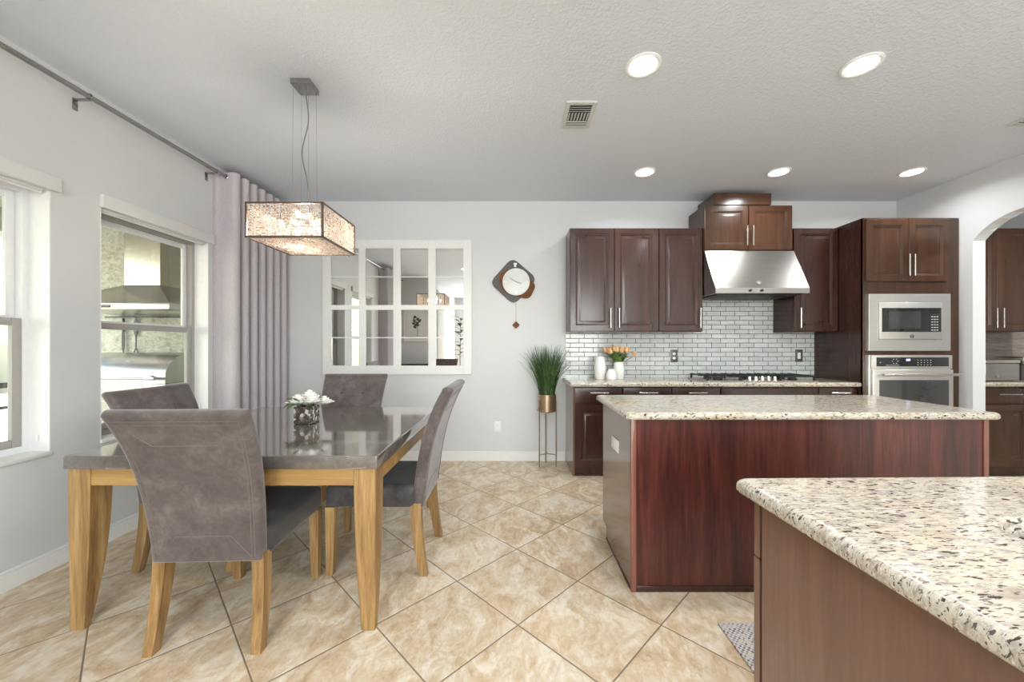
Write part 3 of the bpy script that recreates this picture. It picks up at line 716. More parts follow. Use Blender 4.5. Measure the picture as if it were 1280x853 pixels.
# microwave
MX0, MX1, MY = 3.318, 4.083, 3.585
t = thing('microwave', 'built in stainless microwave above the wall oven', 'microwave', ((MX0+MX1)/2, MY+.2, 1.216))
m = MB(); ix0, ix1, iz0, iz1 = 3.405, 4.00, 1.318, 1.672
L = [[(MX0+i, y, 1.216+j), (MX1-i, y, 1.216+j), (MX1-i, y, 1.748-j), (MX0+i, y, 1.748-j)] for i, j, y in ((0, 0, TY+.02), (0, 0, MY+.003), (.003, .003, MY))]
L += [[(ix0, MY, iz0), (ix1, MY, iz0), (ix1, MY, iz1), (ix0, MY, iz1)], [(ix0, MY+.05, iz0), (ix1, MY+.05, iz0), (ix1, MY+.05, iz1), (ix0, MY+.05, iz1)]]
m.loops(L, False, False); m.build('trim_kit', M['steelb'], t)
m = MB(); m.box(ix0+.003, ix1-.003, MY-.008, TY+.4, iz0+.003, iz1-.003, .003); dd = m.build('oven_front', M['steelb'], t)
wx0, wx1, wz0, wz1 = 3.432, 3.982, 1.392, 1.615
m = MB(); m.box(wx0, wx1, MY-.0105, MY-.007, wz0, wz1, .001); gl = m.build('glass_door', M['blackglass'], dd)
m = MB(); m.box(wx0+.06, wx1-.19, MY-.0115, MY-.010, wz0+.03, wz1-.03, .0005); m.build('window_screen', M['ovenpane'], dd)
m = MB(); m.box(3.885, 3.96, MY-.0118, MY-.010, 1.565, 1.603); m.build('display', M['blackglass'], dd)
m = MB()
for r in range(6):
    for c in range(3): m.box(3.888+c*.024, 3.904+c*.024, MY-.0116, MY-.0104, 1.405+r*.025, 1.412+r*.025)
stuff(m.build('keypad', M['legend'], dd))
emblem(3.708, MY-.008, 1.350, .021, dd)
# wall oven
t = thing('wall_oven', 'stainless wall oven under the microwave', 'oven', ((MX0+MX1)/2, MY+.2, .46))
m = MB(); m.box(MX0, MX1, MY+.005, TY+.45, .46, 1.176, .002); m.build('body', M['steelb'], t)
m = MB(); m.box(MX0+.012, MX1, MY-.012, MY+.006, 1.048, 1.174, .003); cp = m.build('control_panel', M['steelb'], t)
m = MB(); m.box(MX0+.058, MX1-.035, MY-.0135, MY-.011, 1.070, 1.155, .001); m.build('touch_glass', M['blackglass'], cp)
m = MB(); m.box(3.652, 3.688, MY-.0150, MY-.0133, 1.122, 1.140); m.build('clock_display', M['display'], cp)
m = MB(); rs = random.Random(5)
for (kx, kz) in [(3.412, 1.108)]+[(3.47+.016*i, 1.082) for i in range(8)]+[(3.548+.026*math.cos(a), 1.118+.022*math.sin(a)) for a in [PI*k/3 for k in range(6)]]+[(3.76+.03*i, 1.085+.022*j) for i in range(5) for j in range(3)]:
    m.box(kx-.004, kx+.004, MY-.0145, MY-.0133, kz-.003, kz+.003)
stuff(m.build('key_legend', M['legend'], cp))
m = MB(); m.box(MX0+.015, MX1, MY-.022, MY+.004, .47, 1.040, .006, 3); od = m.build('door', M['steelb'], t)
m = MB(); m.box(MX0+.075, MX1-.045, MY-.0235, MY-.021, .56, .945, .001); m.build('window_pane', M['ovenpane'], od)
m = MB(); m.tube([(MX0+.06, MY-.075, .997), (MX1+.005, MY-.075, .997)], .0125, 14)
for x in (MX0+.085, MX1-.035): m.tube([(x, MY-.02, .997), (x, MY-.075, .997)], .009, 10)
m.build('handle', M['nickel'], od)
# range hood
t = thing('range_hood', 'stainless steel canopy range hood under the short cabinet', 'range hood', (2.37, YB, 1.77))
HX0, HX1 = 1.925, 2.822
prof = [(3.868, 2.218), (3.672, 1.835), (3.66, 1.815), (3.66, 1.765), (YB-.008, 1.765), (YB-.008, 2.218)]
m = MB(); m.prism_x([p for p in prof], HX0, HX1); hb = m.build('canopy', M['steel'], t, sharp=20)
m = MB(); m.box(HX0+.04, HX1-.04, 3.72, YB-.05, 1.755, 1.7655, .002); m.build('filter', M['iron'], hb)
for x in (2.255, 2.365):
    m = MB(); m.tube([(x, 3.665, 1.790), (x, 3.650, 1.790)], .012, 14); m.build('knob', M['black'], hb)
m = MB(); m.disc_y(2.355, 1.865, .024, 3.683, 3.70); e_ = m.build('emblem', M['nickel'], hb)
m = MB(); m.torus((2.355, 3.682, 1.865), (0, 1, 0), .018, .002, 20, 6); m.build('monogram', M['iron'], e_)
m = MB()
m.box(HX0+.30, HX0+.306, 3.861, 3.8655, 2.18, 2.205); 
m.bm.free(); 
# backsplash
m = MB(); m.box(.572, 3.295, YB-.008, YB-.0005, .914, UZ0+.002); m.box(1.922, 2.845, YB-.008, YB-.0005, UZ0+.002, 1.80)
bmesh.ops.remove_doubles(m.bm, verts=m.bm.verts, dist=1e-5)
tag(m.build('tile_backsplash', M['backsplash']), 'pale grey glass subway tile backsplash above the rear counter', 'backsplash')

# base cabinets along the back wall
BY = 3.675
def base(label, x0, x1, fronts, left_end=False, mat=E, yb=YB, toe=M['dark']):
    t = thing('base_cabinet', label, 'cabinet', ((x0+x1)/2, yb, 0))
    m = MB(); m.box(x0+(.019 if left_end else 0), x1, BY+.022, yb-.001, .09, .873, .001, 1); m.build('carcass', mat, t)
    if left_end:
        m = MB(); m.prism_x([(BY+.02, .873), (BY+.02, .10), (BY+.052, .088), (BY+.052, 0), (yb-.016, 0), (yb-.016, .11), (yb-.001, .11), (yb-.001, .873)], x0, x0+.019); m.build('end_panel', M['endpanel'], t)
    m = MB(); m.box(x0+(.019 if left_end else 0), x1, BY+.052, BY+.068, 0, .09); m.build('toe_kick', mat, t)
    for f in fronts: add_door(t, *f[:4], BY, mat, *f[4:])
    return t
DZ0, DZ1, RZ0, RZ1 = .705, .862, .105, .700
def std(x0, x1, hside):
    xc = (x0+x1)/2
    hx_ = x1-.05 if hside > 0 else x0+.05
    return [(x0, x1, DZ0, DZ1, xc, .815, .18, False, False, 'drawer'), (x0, x1, RZ0, RZ1, hx_, .56, .2)]
base('espresso base cabinet with drawer at the left end of the rear counter', .572, 1.047, std(.585, 1.045, 1), True)
base('base cabinet second from the left under the rear counter', 1.047, 1.517, std(1.047, 1.515, 1))
base('base cabinet just left of the cooktop cabinet', 1.517, 1.984, std(1.517, 1.982, -1))
base('wide base cabinet under the gas cooktop', 1.984, 2.92, [(1.984, 2.92, DZ0, DZ1, None, None, .2, False, False, 'drawer'), (1.984, 2.452, RZ0, RZ1, 2.40, .56), (2.452, 2.92, RZ0, RZ1, 2.50, .56)])
base('base cabinet between the cooktop cabinet and the tall oven cabinet', 2.92, 3.296, std(2.922, 3.294, -1))
m = MB(); slab(m, .535, 3.296, 3.630, YB-.008, .874, .914, r=.012, e=.014)
tag(m.build('rear_countertop', M['granite']), 'speckled granite countertop along the back wall under the tiles', 'countertop')
# cooktop
t = thing('gas_cooktop', 'stainless gas cooktop with black grates on the rear counter', 'cooktop', (2.42, 3.93, .914))
CX0, CX1, CY0, CY1 = 1.865, 2.965, 3.70, 4.13
m = MB(); slab(m, CX0, CX1, CY0, CY1, .914, .924, r=.03, e=.004); m.build('tray', M['steel'], t)
for i in range(3):
    a = CX0+.02+i*.355; b = a+.345
    m = MB(); z = .972
    if i == 1: y0, y1 = CY0+.11, CY1-.03
    else: y0, y1 = CY0+.04, CY1-.03
    for q in range(5):
        x = a+.012+(b-a-.024)*q/4; m.box(x-.006, x+.006, y0, y1, z-.012, z, .002)
    for y in (y0, (y0+y1)/2, y1-.012): m.box(a, b, y, y+.012, z-.018, z-.006, .002)
    for x in (a, b-.014):
        for y in (y0, y1-.014): m.box(x, x+.014, y, y+.014, .924, z-.006)
    g_ = m.build('grate', M['iron'], t)
for (x, y, r) in ((2.03, 3.83, .045), (2.03, 4.02, .04), (2.42, 3.99, .06), (2.78, 3.83, .04), (2.78, 4.02, .05)):
    m = MB(); m.lathe([(r, .924), (r, .936), (r*.8, .942), (r*.75, .946), (0, .947)], x, y, 20); m.build('burner', M['iron'], t)
for k in range(5):
    x = 2.30+k*.062
    m = MB(); m.lathe([(.021, .924), (.021, .93), (.017, .934), (.015, .962), (.012, .965)], x, 3.745, 16); m.build('knob', M['nickel'], t)
# outlets
def plate(x, z, w, h, y, mat, label, kind, pmat):
    t = thing('wall_outlet' if kind != 'switch' else 'light_switch', label, 'outlet' if kind != 'switch' else 'light switch', (x, y, z))
    m = MB(); m.box(x-w/2, x+w/2, y-.006, y, z-h/2, z+h/2, .003); pl = m.build('cover_plate', mat, t)
    if kind == 'switch':
        m = MB(); m.box(x-.017, x+.017, y-.009, y-.005, z-.034, z+.034, .002); m.build('rocker', pmat, t)
    else:
        for s in (-1, 1):
            m = MB(); m.lathe([(.017, 0), (.017, .003), (.015, .004)], 0, 0, 16)
            for v in m.bm.verts: v.co = Vector((x+v.co.x, y-.005-v.co.z, z+s*.024+v.co.y*.85))
            m.build('socket', pmat, t)
M['pewter'] = plain('pewter plate', (.14, .13, .12), .4, .5, grain=.1)
plate(1.757, 1.150, .078, .135, YB-.008, M['pewter'], 'dark plated outlet with white sockets on the tiles, left of the cooktop', 'outlet', M['white'])
plate(3.125, 1.153, .082, .135, YB-.008, M['pewter'], 'dark plated rocker switch on the tiles, right of the cooktop', 'switch', M['white'])
plate(-.176, .372, .074, .118, YB, M['white'], 'white outlet low on the back wall below the wall clock', 'outlet', M['white'])

# ------------------------------------------------------------------ island
IX0, IX1, IY0, IY1 = .603, 2.437, 1.967, 2.615
t = thing('kitchen_island', 'long cherry panelled kitchen island in the middle of the kitchen', 'island', ((IX0+IX1)/2, (IY0+IY1)/2, 0))
m = MB(); m.box(IX0+.026, IX1-.026, IY0+.006, IY0+.02, .03, .888); m.build('front_panel', M['cherry'], t)
for x in (IX0, IX1-.026):
    m = MB(); m.box(x, x+.026, IY0, IY0+.026, 0, .888, .003); m.build('corner_post', M['post'], t)
m = MB(); m.box(IX0+.026, IX1-.026, IY0, IY0+.012, 0, .032, .003); m.build('base_rail', M['espresso'], t)
for x0 in (IX0+.002, IX1-.018):
    m = MB(); m.prism_x([(IY0+.026, .012), (2.505, .012), (2.505, .085), (2.588, .085), (2.588, .888), (IY0+.026, .888)], x0, x0+.016); m.build('side_panel', M['endpanel'], t)
    m = MB(); m.box(x0-.004, x0+.018, IY0+.026, 2.505, 0, .014, .002); m.build('shoe_strip', M['espresso'], t)
m = MB(); m.box(IX0+.018, IX1-.018, IY0+.02, 2.588, .085, .888); m.box(IX0+.018, IX1-.018, IY0+.03, 2.505, 0, .085); m.build('carcass', E, t)
n = 4; w = (IX1-IX0-.004)/n
for k in range(n):
    a = IX0+.002+k*w; dm = door_mb(a+G, a+w-G, .09, .880, 0)
    for v in dm.bm.verts: v.co.y = 2.612-v.co.y
    d = dm.build('door', E, t, sharp=25)
    hm = handle_mb(a+w*(.85 if k % 2 == 0 else .15), .72, 0)
    for v in hm.bm.verts: v.co.y = 2.612-v.co.y
    hm.build('handle', M['nickel'], d)
m = MB(); slab(m, .568, 2.474, 1.940, 2.655, .888, .925, r=.02, e=.017)
tag(m.build('island_countertop', M['granite']), 'speckled granite top of the middle cherry island', 'countertop')
t = thing('wall_outlet', 'white blank outlet plate on the left end of the cherry island', 'outlet', (IX0, 2.2, .62))
m = MB()
ya = lambda px: IX0*480/(px-642)
y0_, y1_ = ya(773.3), ya(765.3)
m.box(IX0-.006, IX0+.002, y0_, y1_, .645, .717, .002); m.build('cover_plate', M['white'], t)
for q_ in (-1, 1):
    yc_ = (y0_+y1_)/2+q_*.022
    m = MB(); m.box(IX0-.0075, IX0-.005, yc_-.014, yc_+.014, .667, .695, .002); m.build('socket', M['white'], t)

# ------------------------------------------------------------------ near counter with sink (slightly turned)
PR = R(1.0)
piv = (.566, 1.004, 0)
t = thing('sink_island', 'brown panelled sink island in the near right corner', 'island', piv)
px0, px1, py0, py1 = .606, 2.437, -.02, .972
m = MB(); m.box(px0, px0+.016, py0, py1-.034, 0, .888); m.build('side_panel', M['endpanel'], t)
m = MB(); m.box(px1-.016, px1, py0, py1-.024, 0, .888); m.build('side_panel', M['endpanel'], t)
m = MB(); m.box(px0+.016, px1-.016, py0, py0+.016, 0, .888); m.build('front_panel', M['cherry'], t)
m = MB(); m.box(px0+.016, px1-.016, py1-.05, py1-.024, .085, .888); m.box(px0+.016, px1-.016, py0+.016, py1-.07, .085, .12); m.build('carcass', E, t)
m = MB(); m.box(px0+.016, px1-.016, py1-.10, py1-.09, 0, .085); m.build('toe_kick', E, t)
n = 4; w = (px1-px0)/n
for k in range(n):
    a = px0+k*w
    for z0, z1, nm in ((.09, .735, 'door'), (.74, .882, 'drawer')):
        dm = door_mb(a+.0005, a+w-G, z0, z1, 0, th=.024, raised=nm == 'door')
        for v in dm.bm.verts: v.co.y = py1-v.co.y
        d = dm.build(nm, M['endpanel'], t, sharp=25)
t.rotation_euler = (0, 0, PR)
sh = (.896, 1.66, .26, .748)
tp = thing('sink_countertop', 'large speckled granite counter nearest the camera, with a sink cut out', 'countertop', piv)
m = MB(); slab(m, .570, 2.474, -.30, 1.0, .888, .925, r=.022, e=.018, hole=sh, hr=.085); m.build('stone_top', M['granite'], tp)
tp.rotation_euler = (0, 0, PR)
ts = thing('undermount_sink', 'steel sink set under the cut out of the nearest granite counter', 'sink', piv)
m = MB()
Ls = [[(x, y, z) for x, y in rrect(sh[0]+i, sh[1]-i, sh[2]+i, sh[3]-i, rr)] for i, z, rr in ((-.03, .8878, .10), (-.03, .884, .10), (-.006, .884, .085), (.0, .70, .08), (.03, .68, .07), (.15, .675, .05))]
m.loops(Ls, False, True); m.build('basin', M['steel'], ts)
m = MB(); m.lathe([(.045, .676), (.045, .679), (.03, .677)], (sh[0]+sh[1])/2, (sh[2]+sh[3])/2, 20); m.build('drain', M['chrome'], ts)
ts.rotation_euler = (0, 0, PR)
m = MB(); m.prism_z(rrect(.925, 2.2, 1.15, 1.742, .006), .0005, .009)
tg = thing('runner_rug', 'grey woven runner rug on the tiles beside the sink island', 'rug', (1.5, 1.4, 0))
m.build('weave', M['rug'], tg)
m = MB()
for k in range(120):
    x = .93+k*.0106; m.tube([(x, 1.740, .005), (x+.001, 1.752, .003)], .0015, 4)
stuff(m.build('fringe', M['rug'], tg))

# ------------------------------------------------------------------ pantry beyond the arch
PX0, PX1 = 4.445, 5.36
upper('double door brown upper cabinet beyond the archway', PX0, PX1, UZ0, UZ1, UY, [(PX0, 4.902, 4.868, hz), (4.902, PX1, 4.936, hz)], M['walnut'])
base('brown base cabinet beyond the archway, its drawer beside the white jamb', 4.50, 4.94, [(4.502, 4.938, DZ0, DZ1, 4.72, .80, .22, False, False, 'drawer'), (4.502, 4.938, RZ0, RZ1, None, None)], mat=M['walnut'])
base('brown base cabinet beyond the archway, farther right in the pantry', 4.94, 5.36, [(4.942, 5.36, DZ0, DZ1, 5.15, .80, .2, False, False, 'drawer'), (4.942, 5.36, RZ0, RZ1, None, None)], mat=M['walnut'])
m = MB(); slab(m, 4.322, 5.60, 3.630, YB-.008, .874, .914, r=.012, e=.014)
tag(m.build('pantry_countertop', M['granite']), 'granite countertop beyond the archway', 'countertop')
m = MB(); m.box(4.322, 5.6, YB-.008, YB-.0005, .914, UZ0+.002)
M['mosaicwall'] = m_wood('brown mosaic strip', [(.3, (.20, .15, .125)), (.5, (.36, .29, .25)), (.7, (.60, .54, .50))], 'X', .2, .2, 40)
tag(m.build('mosaic_backsplash', M['mosaicwall']), 'brown glass mosaic backsplash beyond the archway', 'backsplash')
t = thing('bread_bin', 'shiny steel bread bin on the counter beyond the archway, beside the jamb', 'bread bin', (4.79, 3.86, .914))
m = MB(); m.box(4.62, 4.962, 3.76, 3.98, .918, 1.09, .012, 3); m.build('body', M['steel'], t)
m = MB(); m.box(4.615, 4.967, 3.755, 3.985, 1.09, 1.125, .012, 3); m.build('lid', M['nickel'], t)
m = MB(); m.tube([(4.72, 3.755, .965), (4.72, 3.742, .965)], .012, 12); m.build('knob', M['nickel'], t)
t = thing('coffee_maker', 'dark appliance with a steel top at the right edge beyond the archway', 'coffee maker', (5.12, 3.86, .914))
m = MB(); m.box(4.99, 5.25, 3.77, 3.99, .924, 1.085, .01, 3); m.build('body', M['pewter'], t)
m = MB(); m.box(4.985, 5.255, 3.75, 3.99, 1.085, 1.155, .015, 3); m.build('steel_top', M['nickel'], t)
m = MB(); m.box(4.985, 5.255, 3.74, 3.99, .914, .926, .004); m.build('base', M['nickel'], t)

# ------------------------------------------------------------------ wall mirror and clock
t = thing('paned_mirror', 'large white framed mirror divided like a window on the back wall', 'mirror', (-1.27, YB, .957))
s_ = 480/4.19
wx = lambda p: (p-642)/s_
wz = lambda p: 1.266+(432-p)/s_
x0, x1, z1, z0 = wx(404), wx(588.5), wz(300.6), wz(467.4)
cols = [(414, 448.3), (457, 491.6), (500.9, 535.4), (544.7, 579.2)]; rows_ = [(310.7, 381.6), (387.5, 457.3)]
m = MB(); yb0, yb1 = YB-.030, YB
xs = [x0]+[v for c in cols for v in (wx(c[0]), wx(c[1]))]+[x1]
for i in range(0, len(xs), 2): m.box(xs[i], xs[i+1], yb0, yb1, z0, z1, .002, 1)
for a, b in cols:
    A_, B_ = wx(a), wx(b)
    m.box(A_, B_, yb0, yb1, wz(rows_[0][0]), z1); m.box(A_, B_, yb0, yb1, z0, wz(rows_[1][1])); m.box(A_, B_, yb0, yb1, wz(rows_[1][0]), wz(rows_[0][1]))
m.build('frame', M['trim'], t)
for a, b in cols:
    for c, d in rows_:
        A_, B_ = wx(a), wx(b)
        m = MB(); m.box(A_, B_, YB-.018, YB-.010, wz(d), wz(c)); m.build('mirror_pane', M['mirror'], t)
        mid = wz(346.3 if c < 350 else 422.3)
        m = MB(); m.box(A_, B_, YB-.024, YB-.016, mid-.005, mid+.005); m.build('muntin', M['trim'], t)
m = MB(); o_ = .055
L = [[(x0-i, y, z0-i), (x1+i, y, z0-i), (x1+i, y, z1+i), (x0-i, y, z1+i)] for i, y in ((-.002, YB-.033), (.006, YB-.033), (.012, YB-.026), (.012, YB-.001))]
m.loops(L, False, False); m.build('outer_molding', M['trim'], t)
t = thing('wall_clock', 'charcoal and russet pendulum clock with a pale round dial on the back wall', 'clock', (0, YB, 1.75))
q = 1/7.75/114.2
cp_ = lambda x, y: ((600+x/7.75-642)/114.2, 1.266+(432-310-y/7.75)/114.2)
def smooth_poly(pts, rad, K=6):
    out = []; n = len(pts)
    for i in range(n):
        p = Vector(pts[i]); a = (Vector(pts[i-1])-p); b = (Vector(pts[(i+1) % n])-p)
        r_ = min(rad, a.length*.48, b.length*.48); a_ = p+a.normalized()*r_; b_ = p+b.normalized()*r_
        for k in range(K+1):
            u = k/K; out.append(tuple(a_*(1-u)**2+p*2*u*(1-u)+b_*u*u))
    return out
dm_ = smooth_poly([cp_(312, 92), cp_(556, 300), cp_(330, 556), cp_(92, 338)], .085)
m = MB(); m.prism_y(dm_[::-1], YB-.014, YB-.001); m.build('charcoal_board', M['clockgrey'], t)
wd = smooth_poly([cp_(170, 260), cp_(300, 190), cp_(470, 300), cp_(545, 360), cp_(480, 500), cp_(370, 478), cp_(215, 420)], .08)
m = MB(); m.prism_y(wd[::-1], YB-.022, YB-.0145); m.build('russet_board', M['clockwood'], t)
c = cp_(350, 332); r_ = 131/7.75/114.2
m = MB(); m.loops([[(c[0]+rr*math.cos(2*PI*k/40), y, c[1]+rr*math.sin(2*PI*k/40)) for k in range(40)] for rr, y in ((r_, YB-.022), (r_, YB-.032), (r_*.96, YB-.034))]); di = m.build('dial', M['dial'], t)
m = MB(); m.torus((c[0], YB-.033, c[1]), (0, 1, 0), r_*.98, .0035, 40, 6); m.build('dial_rim', M['white'], t)
for (dx, dz, w, h) in ((0, r_*.80, .008, .034), (0, -r_*.80, .008, .034), (r_*.80, 0, .034, .008), (-r_*.80, 0, .034, .008)):
    m = MB(); m.box(c[0]+dx-w/2, c[0]+dx+w/2, YB-.036, YB-.033, c[1]+dz-h/2, c[1]+dz+h/2); m.build('hour_marker', M['white'], di)
a = cp_(340, 165); m = MB(); m.box(a[0]-.016, a[0]+.020, YB-.017, YB-.013, a[1]+.002, a[1]+.022, .002); m.box(a[0]-.012, a[0]+.012, YB-.017, YB-.013, a[1]-.024, a[1]+.002, .002); m.build('white_bars', M['white'], t)  # two small white bars above the dial
for p, w in ((cp_(285, 290), .003), (cp_(402, 352), .004)):
    m = MB(); m.tube([(c[0], YB-.037, c[1]), (p[0], YB-.037, p[1])], [w, w*.5], 6); m.build('hand', M['gold'] if w < .0035 else M['nickel'], di)
a = cp_(349, 520); b = cp_(349, 748)
m = MB(); m.tube([(a[0], YB-.010, a[1]), (b[0], YB-.010, b[1])], .0022, 6); pr = m.build('pendulum_rod', M['gold'], t)
s2 = 37/7.75/114.2
m = MB(); m.prism_y(smooth_poly([(b[0]-s2, b[1]), (b[0], b[1]+s2), (b[0]+s2, b[1]), (b[0], b[1]-s2)], .012), YB-.018, YB-.006); m.build('pendulum_bob', M['clockwood'], pr)

# ------------------------------------------------------------------ plant stand with grass
gx, gy = .352, 4.05
t = thing('plant_stand', 'slim gold three legged plant stand beside the rear cabinets', 'plant stand', (gx, gy, 0))
ang = [R(215), R(92), R(-28)]
for a in ang:
    x, y = gx+.103*math.cos(a), gy+.103*math.sin(a)
    m = MB(); m.tube([(x, y, 0), (x, y, .69)], .006, 8); m.build('leg', M['gold'], t)
m = MB()
for a in ang: m.tube([(gx, gy, .125), (gx+.103*math.cos(a), gy+.103*math.sin(a), .125)], .005, 8)
m.build('brace', M['gold'], t)
m = MB(); m.torus((gx, gy, .585), (0, 0, 1), .101, .004, 32, 6); m.build('ring', M['gold'], t)
t = thing('grass_planter', 'artificial green grass in a gold pot on the plant stand', 'potted plant', (gx, gy, .57))
m = MB(); m.lathe([(.0, .57), (.090, .57), (.095, .576), (.096, .752), (.092, .752), (.090, .72), (0, .72)], gx, gy, 36, False, False); m.build('pot', M['gold'], t)
random.seed(11); m = MB()
for k in range(330):
    a = random.uniform(0, 2*PI); rr = .075*math.sqrt(random.random())
    lean = random.betavariate(1.2, 2.6)*.28; L = random.uniform(.36, .58)
    if gy+math.sin(a)*lean > YB-.03: lean = max(.0, (YB-.04-gy)/max(.1, math.sin(a)))*random.random()
    bx, by = gx+rr*math.cos(a), gy+rr*math.sin(a); w = random.uniform(.0035, .007)
    pr_ = []
    for q_ in range(6):
        u = q_/5; d = rr*.5*u+lean*u*u; z = .715+L*(u-.18*lean*u*u*3)
        pr_.append((bx+math.cos(a)*d, min(by+math.sin(a)*d, YB-.02), z, w*(1-u)**.6+.0004))
    tx, ty = -math.sin(a+random.uniform(-.8, .8)), math.cos(a+random.uniform(-.8, .8))
    va = [m.V((p[0]-tx*p[3], p[1]-ty*p[3], p[2])) for p in pr_]; vb = [m.V((p[0]+tx*p[3], p[1]+ty*p[3], p[2])) for p in pr_]
    vc = [m.V((p[0]+math.cos(a)*.0012, p[1]+math.sin(a)*.0012, p[2]-.001)) for p in pr_]
    for i in range(5): m.F([va[i], va[i+1], vc[i+1], vc[i]]); m.F([vc[i], vc[i+1], vb[i+1], vb[i]])
stuff(m.build('grass_blades', M['grass'], t, recalc=False))

# ------------------------------------------------------------------ vases and tulips on the rear counter
ZT = .9145
def vase(x, y, prof, label, cat='vase'):
    t = thing('vase', label, cat, (x, y, ZT))
    m = MB(); n = 36
    L = []
    for r, z in prof: L.append([(x+r*(1+.012*math.cos(12*2*PI*k/n))*math.cos(2*PI*k/n), y+r*(1+.012*math.cos(12*2*PI*k/n))*math.sin(2*PI*k/n), ZT+z) for k in range(n)])
    m.loops(L, True, True); m.build('body', M['ceramic'], t)
    m = MB(); m.torus((x, y, ZT+prof[-2][1] if len(prof) > 2 else 0), (0, 0, 1), prof[-3][0], .003, 28, 6); m.build('lip', M['ceramic'], t)
vase(.905, 4.02, [(.045, 0), (.052, .01), (.061, .10), (.060, .14), (.050, .215), (.046, .232), (.043, .234), (.042, .21), (.042, .20)], 'tall white ceramic vase standing left of the tulips')
vase(1.000, 3.930, [(.046, 0), (.051, .01), (.054, .035), (.046, .07), (.034, .095), (.031, .108), (.028, .109), (.028, .10), (.027, .095)], 'smallest white ceramic jar in front of the tulip vase')
vase(1.107, 4.04, [(.042, 0), (.049, .01), (.058, .08), (.058, .11), (.050, .155), (.046, .178), (.043, .179), (.042, .16), (.041, .15)], 'white ceramic vase holding the peach tulips')
t = thing('tulip_bouquet', 'bunch of peach tulips with green leaves in a white vase', 'flowers', (1.10, 4.04, ZT+.16))
random.seed(4)
heads = []
for k in range(24):
    a = k*2.4; rr = .125*math.sqrt((k+.5)/24)
    heads.append((1.085+rr*math.cos(a)*1.05, 4.04+rr*math.sin(a)*.8, ZT+.312-rr*.22+random.uniform(-.012, .012)))
heads.append((1.262, 4.03, ZT+.255))
for (x, y, z) in heads:
    d = Vector((x-1.10, y-4.04, .22)).normalized()
    m = MB()
    L = []
    u_ = d.orthogonal().normalized(); w_ = d.cross(u_)
    for s0, r0 in ((0, .005), (.008, .016), (.024, .021), (.046, .017), (.062, .008), (.068, .001)):
        L.append([Vector((x, y, z))+d*(s0-.02)+(u_*math.cos(b_)+w_*math.sin(b_))*r0*(1+.12*math.cos(3*b_)) for b_ in [2*PI*j/12 for j in range(12)]])
    m.loops(L); m.build('tulip_head', M['tulip'], t)
m = MB()
for (x, y, z) in heads:
    m.tube([(1.107+(x-1.107)*.12, 4.04+(y-4.04)*.12, ZT+.10), (1.107+(x-1.107)*.5, 4.04+(y-4.04)*.5, ZT+.12+(z-ZT-.12)*.55), (x, y, z-.015)], .003, 5)
for k in range(60):
    a = random.uniform(0, 2*PI); rr = random.uniform(.04, .12); h = random.uniform(.23, .29); w = .012
    p0 = Vector((1.107+.02*math.cos(a), 4.04+.02*math.sin(a), ZT+.15)); p2 = Vector((1.095+rr*math.cos(a), 4.04+rr*.8*math.sin(a), ZT+h)); p1 = (p0+p2)/2+Vector((0, 0, .02))
    tv = Vector((-math.sin(a), math.cos(a), 0))
    rows = [(p0, w*.5), ((p0+p1)/2, w), (p1, w), ((p1+p2)/2, w*.8), (p2, .001)]
    m.loops([[p-tv*ww, p+Vector((0, 0, -.002)), p+tv*ww, p+Vector((0, 0, .002))] for p, ww in rows])
stuff(m.build('stems_and_leaves', M['leaf'], t))

# ------------------------------------------------------------------ dining table
TX = (-1.988, -.600); TYY = (1.690, 3.045); TZ = .778
t = thing('dining_table', 'square dining table with a dark stone top and golden wood legs', 'table', (-1.294, 2.367, 0))
m = MB(); slab(m, TX[0], TX[1], TYY[0], TYY[1], TZ-.058, TZ, r=.008, e=.005); m.build('stone_top', M['stone'], t)
ia = .018
m = MB(); zA, zB = TZ-.135, TZ-.058; th = .022
for (a, b, c, d) in ((TX[0]+ia, TX[1]-ia, TYY[0]+ia, TYY[0]+ia+th), (TX[0]+ia, TX[1]-ia, TYY[1]-ia-th, TYY[1]-ia)):
    m = MB(); m.box(a+.09, b-.09, c, d, zA, zB); m.build('apron', M['tablewoodx'], t)
for (a, b, c, d) in ((TX[0]+ia, TX[0]+ia+th, TYY[0]+ia, TYY[1]-ia), (TX[1]-ia-th, TX[1]-ia, TYY[0]+ia, TYY[1]-ia)):
    m = MB(); m.box(a, b, c+.09, d-.09, zA, zB); m.build('apron', M['tablewoodx'], t)
for sx in (0, 1):
    for sy in (0, 1):
        xo = TX[0]+.012 if sx == 0 else TX[1]-.012; yo = TYY[0]+.010 if sy == 0 else TYY[1]-.010
        dx = 1 if sx == 0 else -1; dy = 1 if sy == 0 else -1
        L = []
        for k in range(15):
            u = k/14; z = (TZ-.058)*u; s_w = .098-.034*(1-u)**2.0; s_y = .104-.066*(1-u)**2.4; ins = .010*(1-u)**1.5
            bvl = .004
            xa, xb = xo+dx*ins*.4, xo+dx*s_w; yA, yB = yo+dy*ins*.4, yo+dy*s_y
            L.append([(xa+dx*bvl, yA, z), (xb-dx*bvl, yA, z), (xb, yA+dy*bvl, z), (xb, yB-dy*bvl, z), (xb-dx*bvl, yB, z), (xa+dx*bvl, yB, z), (xa, yB-dy*bvl, z), (xa, yA+dy*bvl, z)])
        m = MB(); m.loops(L); m.build('leg', M['tablewood'], t)

